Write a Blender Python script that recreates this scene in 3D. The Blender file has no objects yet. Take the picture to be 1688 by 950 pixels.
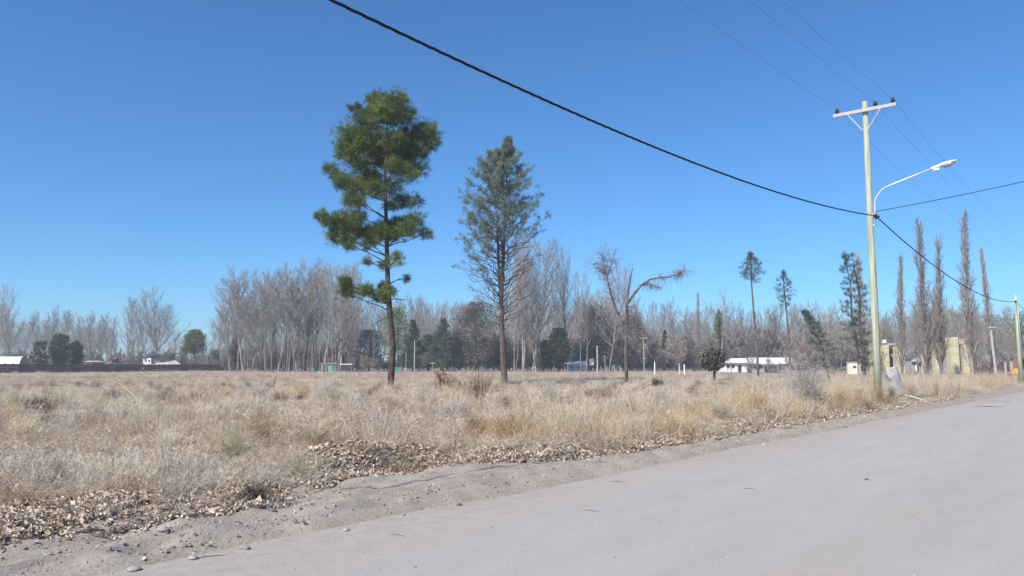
import bpy, math, random
import numpy as np
from mathutils import Vector, Matrix
R = math.radians
C = bpy.context.scene.collection
SC = bpy.context.scene

# ------------------------------------------------------------------ camera, world, sun, exposure
F, CU, CV, HZ, EYE = 1280.0, 844.0, 475.0, 603.0, 1.6       # focal length, centre, horizon in photo pixels, eye height
PITCH = math.atan((HZ - CV) / F)
cp, sp = math.cos(PITCH), math.sin(PITCH)
cam = bpy.data.cameras.new("camera")
cam.sensor_width = 36.0
cam.lens = 36.0 * F / 1688.0
cam.clip_start, cam.clip_end = 0.05, 6000
camo = bpy.data.objects.new("camera", cam)
camo.location = (0, 0, EYE)
camo.rotation_euler = (R(90) + PITCH, 0, 0)
C.objects.link(camo)
SC.camera = camo

SUN_EL = R(44)
SX, SY = -0.645, -0.764                                       # towards the sun, in plan: behind and to the left
world = bpy.data.worlds.new("World")
SC.world = world
world.use_nodes = True
wn = world.node_tree.nodes
wl = world.node_tree.links
bg = wn["Background"]
sky = wn.new("ShaderNodeTexSky")
sky.sky_type = 'NISHITA'
sky.sun_disc = False
sky.sun_elevation = SUN_EL
sky.sun_rotation = math.atan2(SX, SY)
sky.altitude = 0
sky.air_density = 1.0
sky.dust_density = 0.0
sky.ozone_density = 10.0
tint = wn.new("ShaderNodeMix")                                # deep dry-air blue, the same all round the sky
tint.data_type = 'RGBA'
tint.blend_type = 'MULTIPLY'
tint.inputs[0].default_value = 1.0
tint.inputs[7].default_value = (0.64, 0.915, 1.02, 1)
wl.new(sky.outputs[0], tint.inputs[6])
wl.new(tint.outputs[2], bg.inputs[0])
bg.inputs[1].default_value = 0.09
sun = bpy.data.lights.new("sun", 'SUN')
sun.energy = 4.3
sun.angle = R(0.53)
sun.color = (1.0, 0.93, 0.83)
suno = bpy.data.objects.new("sun", sun)
dv = Vector((SX * math.cos(SUN_EL), SY * math.cos(SUN_EL), math.sin(SUN_EL)))
suno.rotation_euler = dv.to_track_quat('Z', 'Y').to_euler()
C.objects.link(suno)
SC.view_settings.view_transform = 'Standard'
SC.view_settings.look = 'None'
SC.view_settings.exposure = 0.75
SC.view_settings.gamma = 1.0
SC.render.engine = 'CYCLES'
SC.cycles.max_bounces = 5
SC.cycles.diffuse_bounces = 3
SC.cycles.transparent_max_bounces = 8

# ------------------------------------------------------------------ places
def ray(u, v):
    x, y = (u - CU) / F, (CV - v) / F
    return np.array((x, cp - y * sp, sp + y * cp))
def P(u, v, Y):                                               # the point seen at pixel u, v at distance Y
    d = ray(u, v)
    return Vector((d[0] / d[1] * Y, Y, EYE + d[2] / d[1] * Y))
def gx(u, Y, z=0.0):
    return (u - CU) / F * (Y * cp + (z - EYE) * sp)
def G(u, v):                                                  # point of flat ground seen at pixel u, v
    d = ray(u, v)
    k = -EYE / d[2]
    return Vector((d[0] * k, d[1] * k, 0.0))
RX, RY = 0.634, 0.773                                         # direction of the road
def st(x, y):
    return RX * x + RY * y, -RY * x + RX * y
def xy(s, t):
    return RX * s - RY * t, RY * s + RX * t

def _hash(i, j, seed):
    h = (i.astype(np.int64) * 374761393 + j.astype(np.int64) * 668265263 + seed * 974711) & 0xffffffff
    h = ((h ^ (h >> 13)) * 1274126177) & 0xffffffff
    return ((h ^ (h >> 16)) & 0xffff) / 65535.0
def vnoise(x, y, seed=0):
    x = np.asarray(x, float); y = np.asarray(y, float)
    i, j = np.floor(x), np.floor(y)
    fx, fy = x - i, y - j
    fx, fy = fx * fx * (3 - 2 * fx), fy * fy * (3 - 2 * fy)
    a, b = _hash(i, j, seed), _hash(i + 1, j, seed)
    c, d = _hash(i, j + 1, seed), _hash(i + 1, j + 1, seed)
    return (a * (1 - fx) + b * fx) * (1 - fy) + (c * (1 - fx) + d * fx) * fy
def fbm(x, y, seed=0, oct=3):
    r, a, n = 0.0, 1.0, 0.0
    for k in range(oct):
        r = r + a * vnoise(np.asarray(x) * 2 ** k, np.asarray(y) * 2 ** k, seed + k * 17); n += a; a *= .5
    return r / n
def sstep(a, b, x):
    q = np.clip((np.asarray(x, float) - a) / (b - a), 0, 1)
    return q * q * (3 - 2 * q)
EDGE_S = [-60, 2.5, 4.5, 5.3, 6.3, 7.4, 8.4, 9.6, 10.6, 11.5, 14, 20, 400]
EDGE_T = [8.0, 8.0, 7.8, 7.85, 8.5, 8.75, 8.95, 8.7, 7.9, 7.5, 7.42, 7.42, 7.42]
def t_leaf(s):                                                # where the bare verge gives way to leaves and grass
    return np.interp(s, EDGE_S, EDGE_T)
def hgt(x, y):
    s, t = st(np.asarray(x, float), np.asarray(y, float))
    far = np.hypot(x, y)
    tl = t_leaf(s) + (fbm(s * 1.1, t * 1.1, 5) - .5) * .5
    fade = 1 - sstep(60, 140, far)
    field = sstep(tl - .15, tl + .5, t)
    fld = .10 * field + ((fbm(x / 7, y / 7, 1) - .5) * .30 + (fbm(x / 1.3, y / 1.3, 2) - .5) * .16) * field * fade
    fld = fld + .10 * np.exp(-((t - tl - .8) / .5) ** 2) * fade
    mound = .22 * np.exp(-(((s - 7.6) / 1.1) ** 2 + ((t - 9.9) / .7) ** 2))
    pit = -.18 * np.exp(-(((s - 8.2) / .9) ** 2 + ((t - 9.0) / .3) ** 2))
    verge = sstep(6.35, 6.95, t) * (1 - field)
    vz = verge * (.035 + (fbm(s / .5, t / .3, 3, 4) - .5) * (.15 + .12 * (1 - sstep(3, 7, s))) + .05 * np.exp(-((t - 7.0) / .22) ** 2) * fbm(s / .9, t / .9, 4))
    road = -.09 * (1 - sstep(6.25, 6.75, t)) * sstep(-11.5, -9.5, t)
    return fld + (vz + mound + pit) * fade + road
def hz(x, y):
    return float(hgt(x, y))

# ------------------------------------------------------------------ materials
def M(name, cols, scale=3.0, rough=.9, var=0.0, bump=0.0, bscale=None, spec=.15, transl=0.0, stretch=None, metal=0.0, detail=4, huevar=0.0):
    m = bpy.data.materials.new(name)
    m.use_nodes = True
    n, l = m.node_tree.nodes, m.node_tree.links
    p = n["Principled BSDF"]
    tc = n.new("ShaderNodeTexCoord")
    vec = tc.outputs["Object"]
    if stretch:
        mp = n.new("ShaderNodeMapping"); mp.inputs["Scale"].default_value = stretch
        l.new(vec, mp.inputs[0]); vec = mp.outputs[0]
    nz = n.new("ShaderNodeTexNoise"); nz.inputs["Scale"].default_value = scale; nz.inputs["Detail"].default_value = detail
    l.new(vec, nz.inputs["Vector"])
    cr = n.new("ShaderNodeValToRGB")
    e = cr.color_ramp.elements
    k = len(cols)
    e[0].position, e[1].position = .28, .72
    e[0].color, e[1].color = (*cols[0], 1), (*cols[-1], 1)
    for i in range(1, k - 1):
        q = e.new(.28 + .44 * i / (k - 1)); q.color = (*cols[i], 1)
    l.new(nz.outputs["Fac"], cr.inputs[0])
    col = cr.outputs[0]
    if var or huevar:
        oi = n.new("ShaderNodeObjectInfo")
        hs = n.new("ShaderNodeHueSaturation")
        mr = n.new("ShaderNodeMapRange"); mr.inputs[3].default_value = 1 - var; mr.inputs[4].default_value = 1 + var
        l.new(oi.outputs["Random"], mr.inputs[0]); l.new(mr.outputs[0], hs.inputs["Value"])
        if huevar:
            mm = n.new("ShaderNodeMath"); mm.operation = 'MULTIPLY'; mm.inputs[1].default_value = 7.31
            fr = n.new("ShaderNodeMath"); fr.operation = 'FRACT'
            m2 = n.new("ShaderNodeMapRange"); m2.inputs[3].default_value = 1 - huevar; m2.inputs[4].default_value = 1 + huevar
            l.new(oi.outputs["Random"], mm.inputs[0]); l.new(mm.outputs[0], fr.inputs[0]); l.new(fr.outputs[0], m2.inputs[0])
            l.new(m2.outputs[0], hs.inputs["Saturation"])
        l.new(col, hs.inputs["Color"]); col = hs.outputs[0]
    l.new(col, p.inputs["Base Color"])
    p.inputs["Roughness"].default_value = rough
    p.inputs["Specular IOR Level"].default_value = spec
    p.inputs["Metallic"].default_value = metal
    if bump:
        nb = n.new("ShaderNodeTexNoise"); nb.inputs["Scale"].default_value = bscale or scale * 4; nb.inputs["Detail"].default_value = 5
        l.new(vec, nb.inputs["Vector"])
        bp = n.new("ShaderNodeBump"); bp.inputs["Strength"].default_value = bump; bp.inputs["Distance"].default_value = .05
        l.new(nb.outputs["Fac"], bp.inputs["Height"]); l.new(bp.outputs[0], p.inputs["Normal"])
    if transl:
        tr = n.new("ShaderNodeBsdfTranslucent"); l.new(col, tr.inputs[0])
        mx = n.new("ShaderNodeMixShader"); mx.inputs[0].default_value = transl
        l.new(p.outputs[0], mx.inputs[1]); l.new(tr.outputs[0], mx.inputs[2])
        l.new(mx.outputs[0], n["Material Output"].inputs[0])
    return m

mat = {}
mat['bark_pine'] = M("pine_bark", [(.032, .023, .02), (.072, .052, .044), (.115, .088, .077)], 5, bump=.6, stretch=(1, 1, .35))
mat['bark_conifer'] = M("conifer_bark", [(.055, .042, .036), (.12, .092, .08), (.175, .14, .125)], 5, bump=.6, stretch=(1, 1, .35))
mat['bark_dark'] = M('dark_grey_bark', [(.055, .047, .044), (.11, .097, .09), (.17, .152, .143)], 4, bump=.5, stretch=(1, 1, .35))
mat['bark_grey'] = M("grey_bark", [(.11, .094, .086), (.22, .195, .18), (.34, .31, .29)], 3, var=.22, stretch=(1, 1, .4))
mat['twig_grey'] = M("grey_twigs", [(.235, .213, .188), (.33, .305, .273)], 2, var=.15, huevar=.3)
mat['twig_tan'] = M("tan_twigs", [(.22, .165, .12), (.30, .225, .165)], 2, var=.15)
mat['twig_brown'] = M("brown_twigs", [(.20, .168, .148), (.30, .258, .235)], 2, var=.2)
mat['twig_mauve'] = M('mauve_brown_twigs', [(.205, .172, .152), (.30, .26, .235)], 2, var=.15)
mat['twig_red'] = M("reddish_twigs", [(.19, .125, .10), (.28, .19, .15)], 2, var=.15)
mat['needles_pine'] = M("pine_needles", [(.04, .075, .022), (.105, .15, .034), (.24, .275, .055)], .8, transl=.32, rough=.6, spec=.3)  # lightest stop brightened to paint in the crown's sunlit yellow-green highlights
mat['needles_pale'] = M("pale_conifer_needles", [(.10, .14, .10), (.155, .20, .13), (.23, .27, .175)], .9, transl=.25, rough=.6, spec=.3)
mat['needles_blue'] = M("blue_grey_needles", [(.05, .075, .055), (.095, .12, .085), (.14, .16, .11)], .8, transl=.25, rough=.7)
mat['leaf_dark'] = M("dark_evergreen_leaves", [(.03, .05, .03), (.06, .09, .048), (.10, .13, .07)], .6, transl=.2, rough=.6, var=.2)
mat['leaf_brown'] = M("brownish_evergreen_leaves", [(.085, .075, .06), (.14, .125, .10), (.19, .175, .145)], .6, transl=.2, var=.15)
mat['leaf_willow'] = M("pale_spring_leaves", [(.10, .13, .035), (.16, .19, .055), (.22, .24, .08)], .6, transl=.3, var=.15)
mat['leaf_olive'] = M("olive_leaves", [(.07, .09, .03), (.13, .15, .05), (.18, .19, .075)], .7, transl=.2)
mat['pole_wood'] = M("treated_pole_wood", [(.22, .24, .165), (.39, .415, .305), (.52, .54, .42)], 6, bump=.3, stretch=(3, 3, .12), rough=.85)
mat['arm_wood'] = M("weathered_crossarm_wood", [(.36, .33, .31), (.52, .49, .47)], 8, stretch=(1, 6, 6), bump=.2)
mat['galv'] = M("galvanised_steel", [(.48, .50, .52), (.62, .64, .66)], 6, rough=.45, metal=.4, spec=.4)
mat['lamp_white'] = M("lamp_housing_paint", [(.66, .68, .70), (.78, .79, .80)], 8, rough=.4, spec=.4)
mat['lens'] = M("lamp_lens", [(.30, .31, .30), (.42, .43, .42)], 4, rough=.15, spec=.6)
mat['insul'] = M("insulator_ceramic", [(.018, .014, .014), (.04, .03, .028)], 9, rough=.2, spec=.6)
mat['cable'] = M("cable_rubber", [(.012, .012, .016), (.025, .025, .03)], 9, rough=.6)
mat['wire'] = M("bare_wire", [(.16, .17, .19), (.24, .25, .27)], 9, rough=.5, metal=.5)
mat['concrete'] = M("pale_concrete", [(.24, .23, .23), (.38, .37, .37), (.48, .47, .465)], 5, bump=.4)
mat['postwood'] = M("grey_post_wood", [(.30, .28, .26), (.45, .43, .40)], 6, stretch=(3, 3, .3))
mat['wallbrown'] = M("dark_brown_panel", [(.085, .055, .056), (.125, .088, .09), (.165, .122, .122)], 1.2, var=.22, bump=.3, bscale=6)
mat['wallred'] = M("red_brown_panel", [(.09, .05, .045), (.14, .08, .072)], 1.2, bump=.3, bscale=6)
mat['wallgreen'] = M("mossy_panel", [(.07, .075, .055), (.12, .12, .095)], 1.2, bump=.3, bscale=6)
mat['whitewall'] = M("white_render", [(.62, .61, .59), (.76, .75, .73)], .8, bump=.1)
mat['greywall'] = M("grey_and_shaded_render", [(.26, .26, .27), (.36, .36, .37)], .8, bump=.1)  # real grey walls, and the shade painted on barn gable and white house
mat['whiteroof'] = M("white_sheet_roof", [(.70, .71, .72), (.82, .83, .84)], .6, rough=.5, spec=.3)
mat['greyroof'] = M("grey_sheet_roof", [(.34, .37, .42), (.44, .47, .52)], .6, rough=.5, spec=.3)
mat['pinkroof'] = M("faded_pink_roof", [(.46, .39, .37), (.56, .48, .46)], .8, rough=.7)
mat['brick'] = M("red_brick", [(.22, .10, .075), (.36, .19, .145)], 3, bump=.3)
mat['yellow'] = M("yellow_block", [(.36, .31, .195), (.50, .45, .30), (.60, .55, .40)], 1.2, var=.07, bump=.3)
mat['cream'] = M("cream_paint", [(.66, .60, .44), (.76, .71, .56)], 2)
mat['green'] = M("green_sheet", [(.03, .25, .19), (.05, .34, .26)], 1.5, var=.15)
mat['dark'] = M("dark_opening", [(.02, .02, .022), (.04, .038, .04)], 2)
mat['brownroof'] = M("brown_tile_roof", [(.16, .10, .075), (.26, .17, .13)], 2, bump=.3)
mat['orange'] = M("yellow_machine_paint", [(.55, .32, .03), (.65, .40, .05)], 2, rough=.5)
mat['glass'] = M("dark_glass", [(.03, .035, .045), (.06, .07, .085)], 1, rough=.1, spec=.6)
mat['log'] = M("dead_root_wood", [(.10, .068, .052), (.22, .155, .12), (.33, .25, .20)], 5, bump=.7, stretch=(1, 1, 3))
mat['stone'] = M("road_stone", [(.25, .232, .22), (.37, .35, .33), (.46, .44, .42)], 14, bump=.4, var=.2)
mat['clod'] = M('dry_clods', [(.20, .17, .148), (.29, .255, .228), (.36, .325, .295)], 20, bump=.5, var=.25)
mat['litterwhite'] = M("pale_litter", [(.46, .43, .39), (.60, .57, .53)], 9)
mat['litterblue'] = M("blue_plastic", [(.16, .24, .62), (.30, .38, .75)], 9, rough=.4)
mat['straw'] = M("straw_grass", [(.41, .325, .21), (.56, .465, .325), (.66, .58, .45)], 1.5, var=.18, huevar=.3, transl=.2)
mat['pale'] = M("pale_dry_grass", [(.48, .41, .315), (.61, .54, .44), (.70, .645, .555)], 1.5, var=.15, huevar=.35, transl=.2)
mat['weed'] = M("grey_dry_weed", [(.32, .265, .215), (.47, .405, .345)], 2, var=.18, huevar=.35)
mat['rust'] = M("rusty_dry_weed", [(.26, .17, .115), (.40, .285, .205)], 2, var=.18, huevar=.3)
mat['mat'] = M("matted_grass", [(.40, .325, .245), (.55, .47, .37)], 2, var=.18, huevar=.3, transl=.15)
mat['greenish'] = M("greenish_grass", [(.27, .26, .12), (.41, .39, .22)], 2, var=.15, transl=.2)
mat['tanbush'] = M("tan_bush_stems", [(.40, .285, .155), (.54, .41, .25)], 3, transl=.15)
mat['yellowbush'] = M("yellow_bush_stems", [(.50, .425, .30), (.63, .55, .41)], 3, transl=.15)
mat['palebush'] = M("pale_bush_stems", [(.52, .46, .38), (.66, .60, .52)], 3, transl=.15)
mat['greybush'] = M("grey_bush_stems", [(.32, .285, .27), (.46, .42, .40)], 3)
mat['darkbush'] = M("dark_bush_stems", [(.06, .045, .038), (.12, .095, .08)], 3)
mat['brownbush'] = M("brown_bush_stems", [(.20, .14, .10), (.32, .23, .165)], 3)

def leaf_mat():
    m = M("fallen_leaves", [(.5, .5, .5), (.5, .5, .5)], 3, transl=.1)
    n, l = m.node_tree.nodes, m.node_tree.links
    oi = n.new("ShaderNodeObjectInfo")
    cr = n.new("ShaderNodeValToRGB")
    e = cr.color_ramp.elements
    e[0].position, e[0].color = 0, (.13, .09, .065, 1)
    e[1].position, e[1].color = 1, (.62, .53, .43, 1)
    for q, c in ((.14, (.29, .215, .165, 1)), (.35, (.44, .35, .27, 1)), (.62, (.54, .45, .355, 1)), (.85, (.61, .53, .435, 1))):
        x = e.new(q); x.color = c
    l.new(oi.outputs["Random"], cr.inputs[0])
    for s in ("Principled BSDF", "Translucent BSDF"):
        l.new(cr.outputs[0], n[s].inputs[0])
    return m
mat['leaves'] = leaf_mat()

def ground_mat():
    m = bpy.data.materials.new("field_ground"); m.use_nodes = True
    n, l = m.node_tree.nodes, m.node_tree.links
    p = n["Principled BSDF"]; p.inputs["Roughness"].default_value = .95; p.inputs["Specular IOR Level"].default_value = .05
    tc = n.new("ShaderNodeTexCoord")
    def noise(scale, det=5, rough=.6):
        q = n.new("ShaderNodeTexNoise"); q.inputs["Scale"].default_value = scale; q.inputs["Detail"].default_value = det
        q.inputs["Roughness"].default_value = rough
        l.new(tc.outputs["Object"], q.inputs["Vector"]); return q.outputs["Fac"]
    def ramp(f, stops):
        c = n.new("ShaderNodeValToRGB"); e = c.color_ramp.elements
        e[0].position, e[0].color = stops[0][0], (*stops[0][1], 1)
        e[1].position, e[1].color = stops[-1][0], (*stops[-1][1], 1)
        for a, b in stops[1:-1]:
            q = e.new(a); q.color = (*b, 1)
        l.new(f, c.inputs[0]); return c.outputs[0]
    def mix(f, a, b, t='MIX'):
        q = n.new("ShaderNodeMix"); q.data_type = 'RGBA'; q.blend_type = t
        if isinstance(f, float): q.inputs[0].default_value = f
        else: l.new(f, q.inputs[0])
        l.new(a, q.inputs[6]); l.new(b, q.inputs[7]); return q.outputs[2]
    dirt = mix(.5, ramp(noise(1.6), [(.3, (.205, .170, .144)), (.5, (.285, .245, .215)), (.7, (.355, .313, .28))]),
               ramp(noise(26, 6, .75), [(.3, (.13, .105, .088)), (.45, (.30, .26, .23)), (.68, (.43, .39, .35))]))
    thatch = mix(.5, ramp(noise(.28), [(.3, (.235, .185, .14)), (.5, (.33, .27, .215)), (.7, (.40, .34, .28))]),
                 ramp(noise(9, 6, .75), [(.3, (.12, .088, .065)), (.5, (.31, .245, .19)), (.66, (.47, .395, .32))]))
    at = n.new("ShaderNodeAttribute"); at.attribute_name = "field"
    l.new(mix(at.outputs["Fac"], dirt, thatch), p.inputs["Base Color"])
    b1 = n.new("ShaderNodeBump"); b1.inputs["Strength"].default_value = .6; b1.inputs["Distance"].default_value = .035
    l.new(noise(22, 8, .7), b1.inputs["Height"]); l.new(b1.outputs[0], p.inputs["Normal"])
    return m
def road_mat():
    m = bpy.data.materials.new("packed_dirt_road"); m.use_nodes = True
    n, l = m.node_tree.nodes, m.node_tree.links
    p = n["Principled BSDF"]; p.inputs["Roughness"].default_value = .85; p.inputs["Specular IOR Level"].default_value = .15
    tc = n.new("ShaderNodeTexCoord")
    def noise(scale, det=5, rough=.6, stretch=None):
        q = n.new("ShaderNodeTexNoise"); q.inputs["Scale"].default_value = scale; q.inputs["Detail"].default_value = det
        q.inputs["Roughness"].default_value = rough
        v = tc.outputs["Object"]
        if stretch:
            mp = n.new("ShaderNodeMapping"); mp.inputs["Scale"].default_value = stretch
            mp.vector_type = 'POINT'
            rt = n.new("ShaderNodeVectorRotate"); rt.rotation_type = 'Z_AXIS'; rt.inputs["Angle"].default_value = -math.atan2(RY, RX)
            l.new(v, rt.inputs["Vector"]); l.new(rt.outputs[0], mp.inputs[0]); v = mp.outputs[0]
        l.new(v, q.inputs["Vector"]); return q.outputs["Fac"]
    def ramp(f, stops):
        c = n.new("ShaderNodeValToRGB"); e = c.color_ramp.elements
        e[0].position, e[0].color = stops[0][0], (*stops[0][1], 1)
        e[1].position, e[1].color = stops[-1][0], (*stops[-1][1], 1)
        for a, b in stops[1:-1]:
            q = e.new(a); q.color = (*b, 1)
        l.new(f, c.inputs[0]); return c.outputs[0]
    def mix(f, a, b):
        q = n.new("ShaderNodeMix"); q.data_type = 'RGBA'
        if isinstance(f, float): q.inputs[0].default_value = f
        else: l.new(f, q.inputs[0])
        l.new(a, q.inputs[6]); l.new(b, q.inputs[7]); return q.outputs[2]
    base = ramp(noise(.8, 4, .55, (.12, 1, 1)), [(.3, (.302, .284, .266)), (.5, (.348, .328, .307)), (.7, (.388, .365, .338))])
    fine = ramp(noise(34, 6, .8), [(.28, (.20, .187, .178)), (.44, (.325, .310, .298)), (.6, (.355, .340, .328)), (.74, (.52, .50, .485))])
    patch = ramp(noise(2.2, 5, .65, (.3, 1, 1)), [(.3, (.285, .263, .247)), (.5, (.34, .324, .31)), (.7, (.405, .388, .372))])
    grit = mix(.5, mix(.5, base, patch), fine)
    edge = ramp(noise(5, 5, .7), [(.3, (.285, .246, .216)), (.7, (.38, .338, .302))])
    at = n.new("ShaderNodeAttribute"); at.attribute_name = "edge"
    l.new(mix(at.outputs["Fac"], grit, edge), p.inputs["Base Color"])
    b1 = n.new("ShaderNodeBump"); b1.inputs["Strength"].default_value = .5; b1.inputs["Distance"].default_value = .018
    l.new(noise(30, 8, .75), b1.inputs["Height"]); l.new(b1.outputs[0], p.inputs["Normal"])
    return m
mat['ground'] = ground_mat()
mat['road'] = road_mat()

# ------------------------------------------------------------------ mesh helpers
class MB:
    def __init__(s): s.v, s.f = [], []
    def tube(s, pts, rad, n=6, cap=False, jag=0.0, rng=None):
        pts = [Vector(p) for p in pts]
        b = len(s.v)
        d0 = (pts[-1] - pts[0])
        ref = Vector((0, 0, 1)) if abs(d0.normalized().z) < .9 else Vector((1, 0, 0))
        for i, p in enumerate(pts):
            d = (pts[min(i + 1, len(pts) - 1)] - pts[max(i - 1, 0)]).normalized()
            a = d.cross(ref).normalized(); c = a.cross(d)
            for k in range(n):
                w = 2 * math.pi * k / n
                r = rad[i] * (1 + (rng.uniform(-jag, jag) if jag else 0))
                s.v.append(p + (a * math.cos(w) + c * math.sin(w)) * r)
        for i in range(len(pts) - 1):
            for k in range(n):
                q = (k + 1) % n
                s.f.append((b + i * n + k, b + i * n + q, b + (i + 1) * n + q, b + (i + 1) * n + k))
        if cap:
            s.f.append(tuple(b + k for k in range(n))[::-1]); s.f.append(tuple(b + (len(pts) - 1) * n + k for k in range(n)))
    def twig(s, p, q, r):                                      # pointed three-sided twig
        b = len(s.v); d = (q - p)
        a = d.orthogonal().normalized() * r; c = d.cross(a).normalized() * r
        s.v += [p + a, p - a * .5 + c * .87, p - a * .5 - c * .87, q]
        s.f += [(b, b + 1, b + 3), (b + 1, b + 2, b + 3), (b + 2, b, b + 3)]
    def blade(s, pts, w, side):                                # flat tapering blade
        b = len(s.v); n = len(pts)
        for i, p in enumerate(pts[:-1]):
            k = side * (w * (1 - .75 * i / (n - 1)) * .5)
            s.v += [p - k, p + k]
        s.v.append(pts[-1])
        for i in range(n - 2):
            s.f.append((b + 2 * i, b + 2 * i + 1, b + 2 * i + 3, b + 2 * i + 2))
        s.f.append((b + 2 * n - 4, b + 2 * n - 3, b + 2 * n - 2))
    def box(s, c, d, rz=0.0, taper=1.0):
        b = len(s.v); c = Vector(c); m = Matrix.Rotation(rz, 3, 'Z')
        for z, k in ((-.5, 1), (.5, taper)):
            for x, y in ((-.5, -.5), (.5, -.5), (.5, .5), (-.5, .5)):
                s.v.append(c + m @ Vector((x * d[0] * k, y * d[1] * k, z * d[2])))
        s.f += [(b + 3, b + 2, b + 1, b), (b + 4, b + 5, b + 6, b + 7)] + [(b + i, b + (i + 1) % 4, b + 4 + (i + 1) % 4, b + 4 + i) for i in range(4)]
    def prism(s, ring, off):                                   # ring of points pushed along off
        b = len(s.v); n = len(ring); off = Vector(off)
        s.v += [Vector(p) for p in ring] + [Vector(p) + off for p in ring]
        s.f.append(tuple(range(b, b + n))); s.f.append(tuple(range(b + 2 * n - 1, b + n - 1, -1)))
        for i in range(n):
            j = (i + 1) % n
            s.f.append((b + j, b + i, b + n + i, b + n + j))
    def mesh(s, name, m, smooth=False):
        me = bpy.data.meshes.new(name)
        me.from_pydata([tuple(p) for p in s.v], [], s.f)
        me.materials.append(mat[m] if isinstance(m, str) else m)
        if smooth: me.polygons.foreach_set("use_smooth", [True] * len(me.polygons))
        return me
    def obj(s, name, m, parent=None, smooth=False, loc=None):
        o = bpy.data.objects.new(name, s.mesh(name, m, smooth))
        C.objects.link(o)
        if parent: o.parent = parent
        if loc is not None: o.location = loc
        return o
    def bevel(s, o, w=.01, n=2):
        b = o.modifiers.new("bevel", 'BEVEL'); b.width = w; b.segments = n; return o

def tri_mesh(name, verts, tris, m):
    me = bpy.data.meshes.new(name)
    verts = np.asarray(verts, np.float32); tris = np.asarray(tris, np.int32)
    me.vertices.add(len(verts)); me.vertices.foreach_set("co", verts.ravel())
    me.loops.add(tris.size); me.loops.foreach_set("vertex_index", tris.ravel())
    me.polygons.add(len(tris)); me.polygons.foreach_set("loop_start", np.arange(len(tris), dtype=np.int32) * 3)
    me.update(calc_edges=True)
    me.materials.append(mat[m])
    return me
def needle_cloud(cen, n_per, length, width, rng, up=.35, lean=None):
    """Tufts of thin needles: n_per needles stand out from each centre."""
    cen = np.asarray(cen, float); N = len(cen) * n_per
    base = np.repeat(cen, n_per, 0)
    d = rng.normal(size=(N, 3)); d[:, 2] += up
    if lean is not None: d += np.repeat(np.asarray(lean), n_per, 0)
    d /= np.linalg.norm(d, axis=1)[:, None]
    L = length * rng.uniform(.7, 1.2, N)[:, None]
    sd = np.cross(d, rng.normal(size=(N, 3))); sd /= np.linalg.norm(sd, axis=1)[:, None] + 1e-9
    o = base + rng.normal(size=(N, 3)) * length * .18
    v = np.empty((N, 3, 3)); v[:, 0] = o - sd * width / 2; v[:, 1] = o + sd * width / 2; v[:, 2] = o + d * L
    return v.reshape(-1, 3), np.arange(N * 3).reshape(-1, 3)
def leaf_cloud(cen, size, rng, squash=1.0):
    cen = np.asarray(cen, float); N = len(cen)
    a = rng.normal(size=(N, 3)); a[:, 2] *= squash; a /= np.linalg.norm(a, axis=1)[:, None]
    b = np.cross(a, rng.normal(size=(N, 3))); b /= np.linalg.norm(b, axis=1)[:, None] + 1e-9
    S = (size * rng.uniform(.6, 1.4, N))[:, None]
    v = np.empty((N, 4, 3)); v[:, 0] = cen - a * S; v[:, 1] = cen + b * S * .45; v[:, 2] = cen + a * S; v[:, 3] = cen - b * S * .45
    i = np.arange(N)[:, None] * 4
    t = np.concatenate([i + np.array([[0, 1, 2]]), i + np.array([[0, 2, 3]])], 0)
    return v.reshape(-1, 3), t

def tag(o, label, cat, group=None, kind=None):
    if label: o['label'] = label
    if cat: o['category'] = cat
    if group: o['group'] = group
    if kind: o['kind'] = kind
    return o
def thing(name, label, cat, loc=(0, 0, 0), group=None, rz=0.0):
    o = bpy.data.objects.new(name, None); C.objects.link(o)
    o.location = loc; o.rotation_euler = (0, 0, rz); o.empty_display_size = .2
    return tag(o, label, cat, group)
def link(name, me, parent=None):
    o = bpy.data.objects.new(name, me); C.objects.link(o)
    if parent: o.parent = parent
    return o
def children(o): return [c for c in bpy.data.objects if c.parent == o]
KIDS = {}
def dup(root, loc, rz=0.0, scale=(1, 1, 1), label=None, group=None):
    if root.name not in KIDS: KIDS[root.name] = [(c, children(c)) for c in children(root)]
    r = root.copy(); C.objects.link(r); r.location = loc; r.rotation_euler = (0, 0, rz); r.scale = scale
    if label: r['label'] = label
    if group: r['group'] = group
    for c, gs in KIDS[root.name]:
        k = c.copy(); C.objects.link(k); k.parent = r
        for g in gs:
            q = g.copy(); C.objects.link(q); q.parent = k
    return r

# ------------------------------------------------------------------ ground and road
def axis(fine0, fine1, step, lo, hi, grow=1.13):
    a = list(np.arange(fine0, fine1 + 1e-6, step))
    d = step
    while a[-1] < hi: d *= grow; a.append(a[-1] + d)
    d = step
    while a[0] > lo: d *= grow; a.insert(0, a[0] - d)
    return np.array(a)
def sheet(name, S, T, zf, m, attr, af):
    ss, tt = np.meshgrid(S, T, indexing='ij')
    x, y = xy(ss, tt)
    z = zf(x, y, ss, tt)
    v = np.stack([x, y, z], -1).reshape(-1, 3)
    n, k = len(S), len(T)
    i = (np.arange(n - 1)[:, None] * k + np.arange(k - 1)[None, :]).ravel()
    q = np.stack([i, i + k, i + k + 1, i + 1], -1)
    tr = np.concatenate([q[:, [0, 1, 2]], q[:, [0, 2, 3]]], 0)[:, ::-1]
    me = tri_mesh(name, v, tr, m)
    at = me.attributes.new(attr, 'FLOAT', 'POINT')
    at.data.foreach_set("value", np.asarray(af(x, y, ss, tt), np.float32).ravel())
    me.polygons.foreach_set("use_smooth", [True] * len(me.polygons))
    o = link(name, me); o['kind'] = 'structure'
    return o
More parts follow.
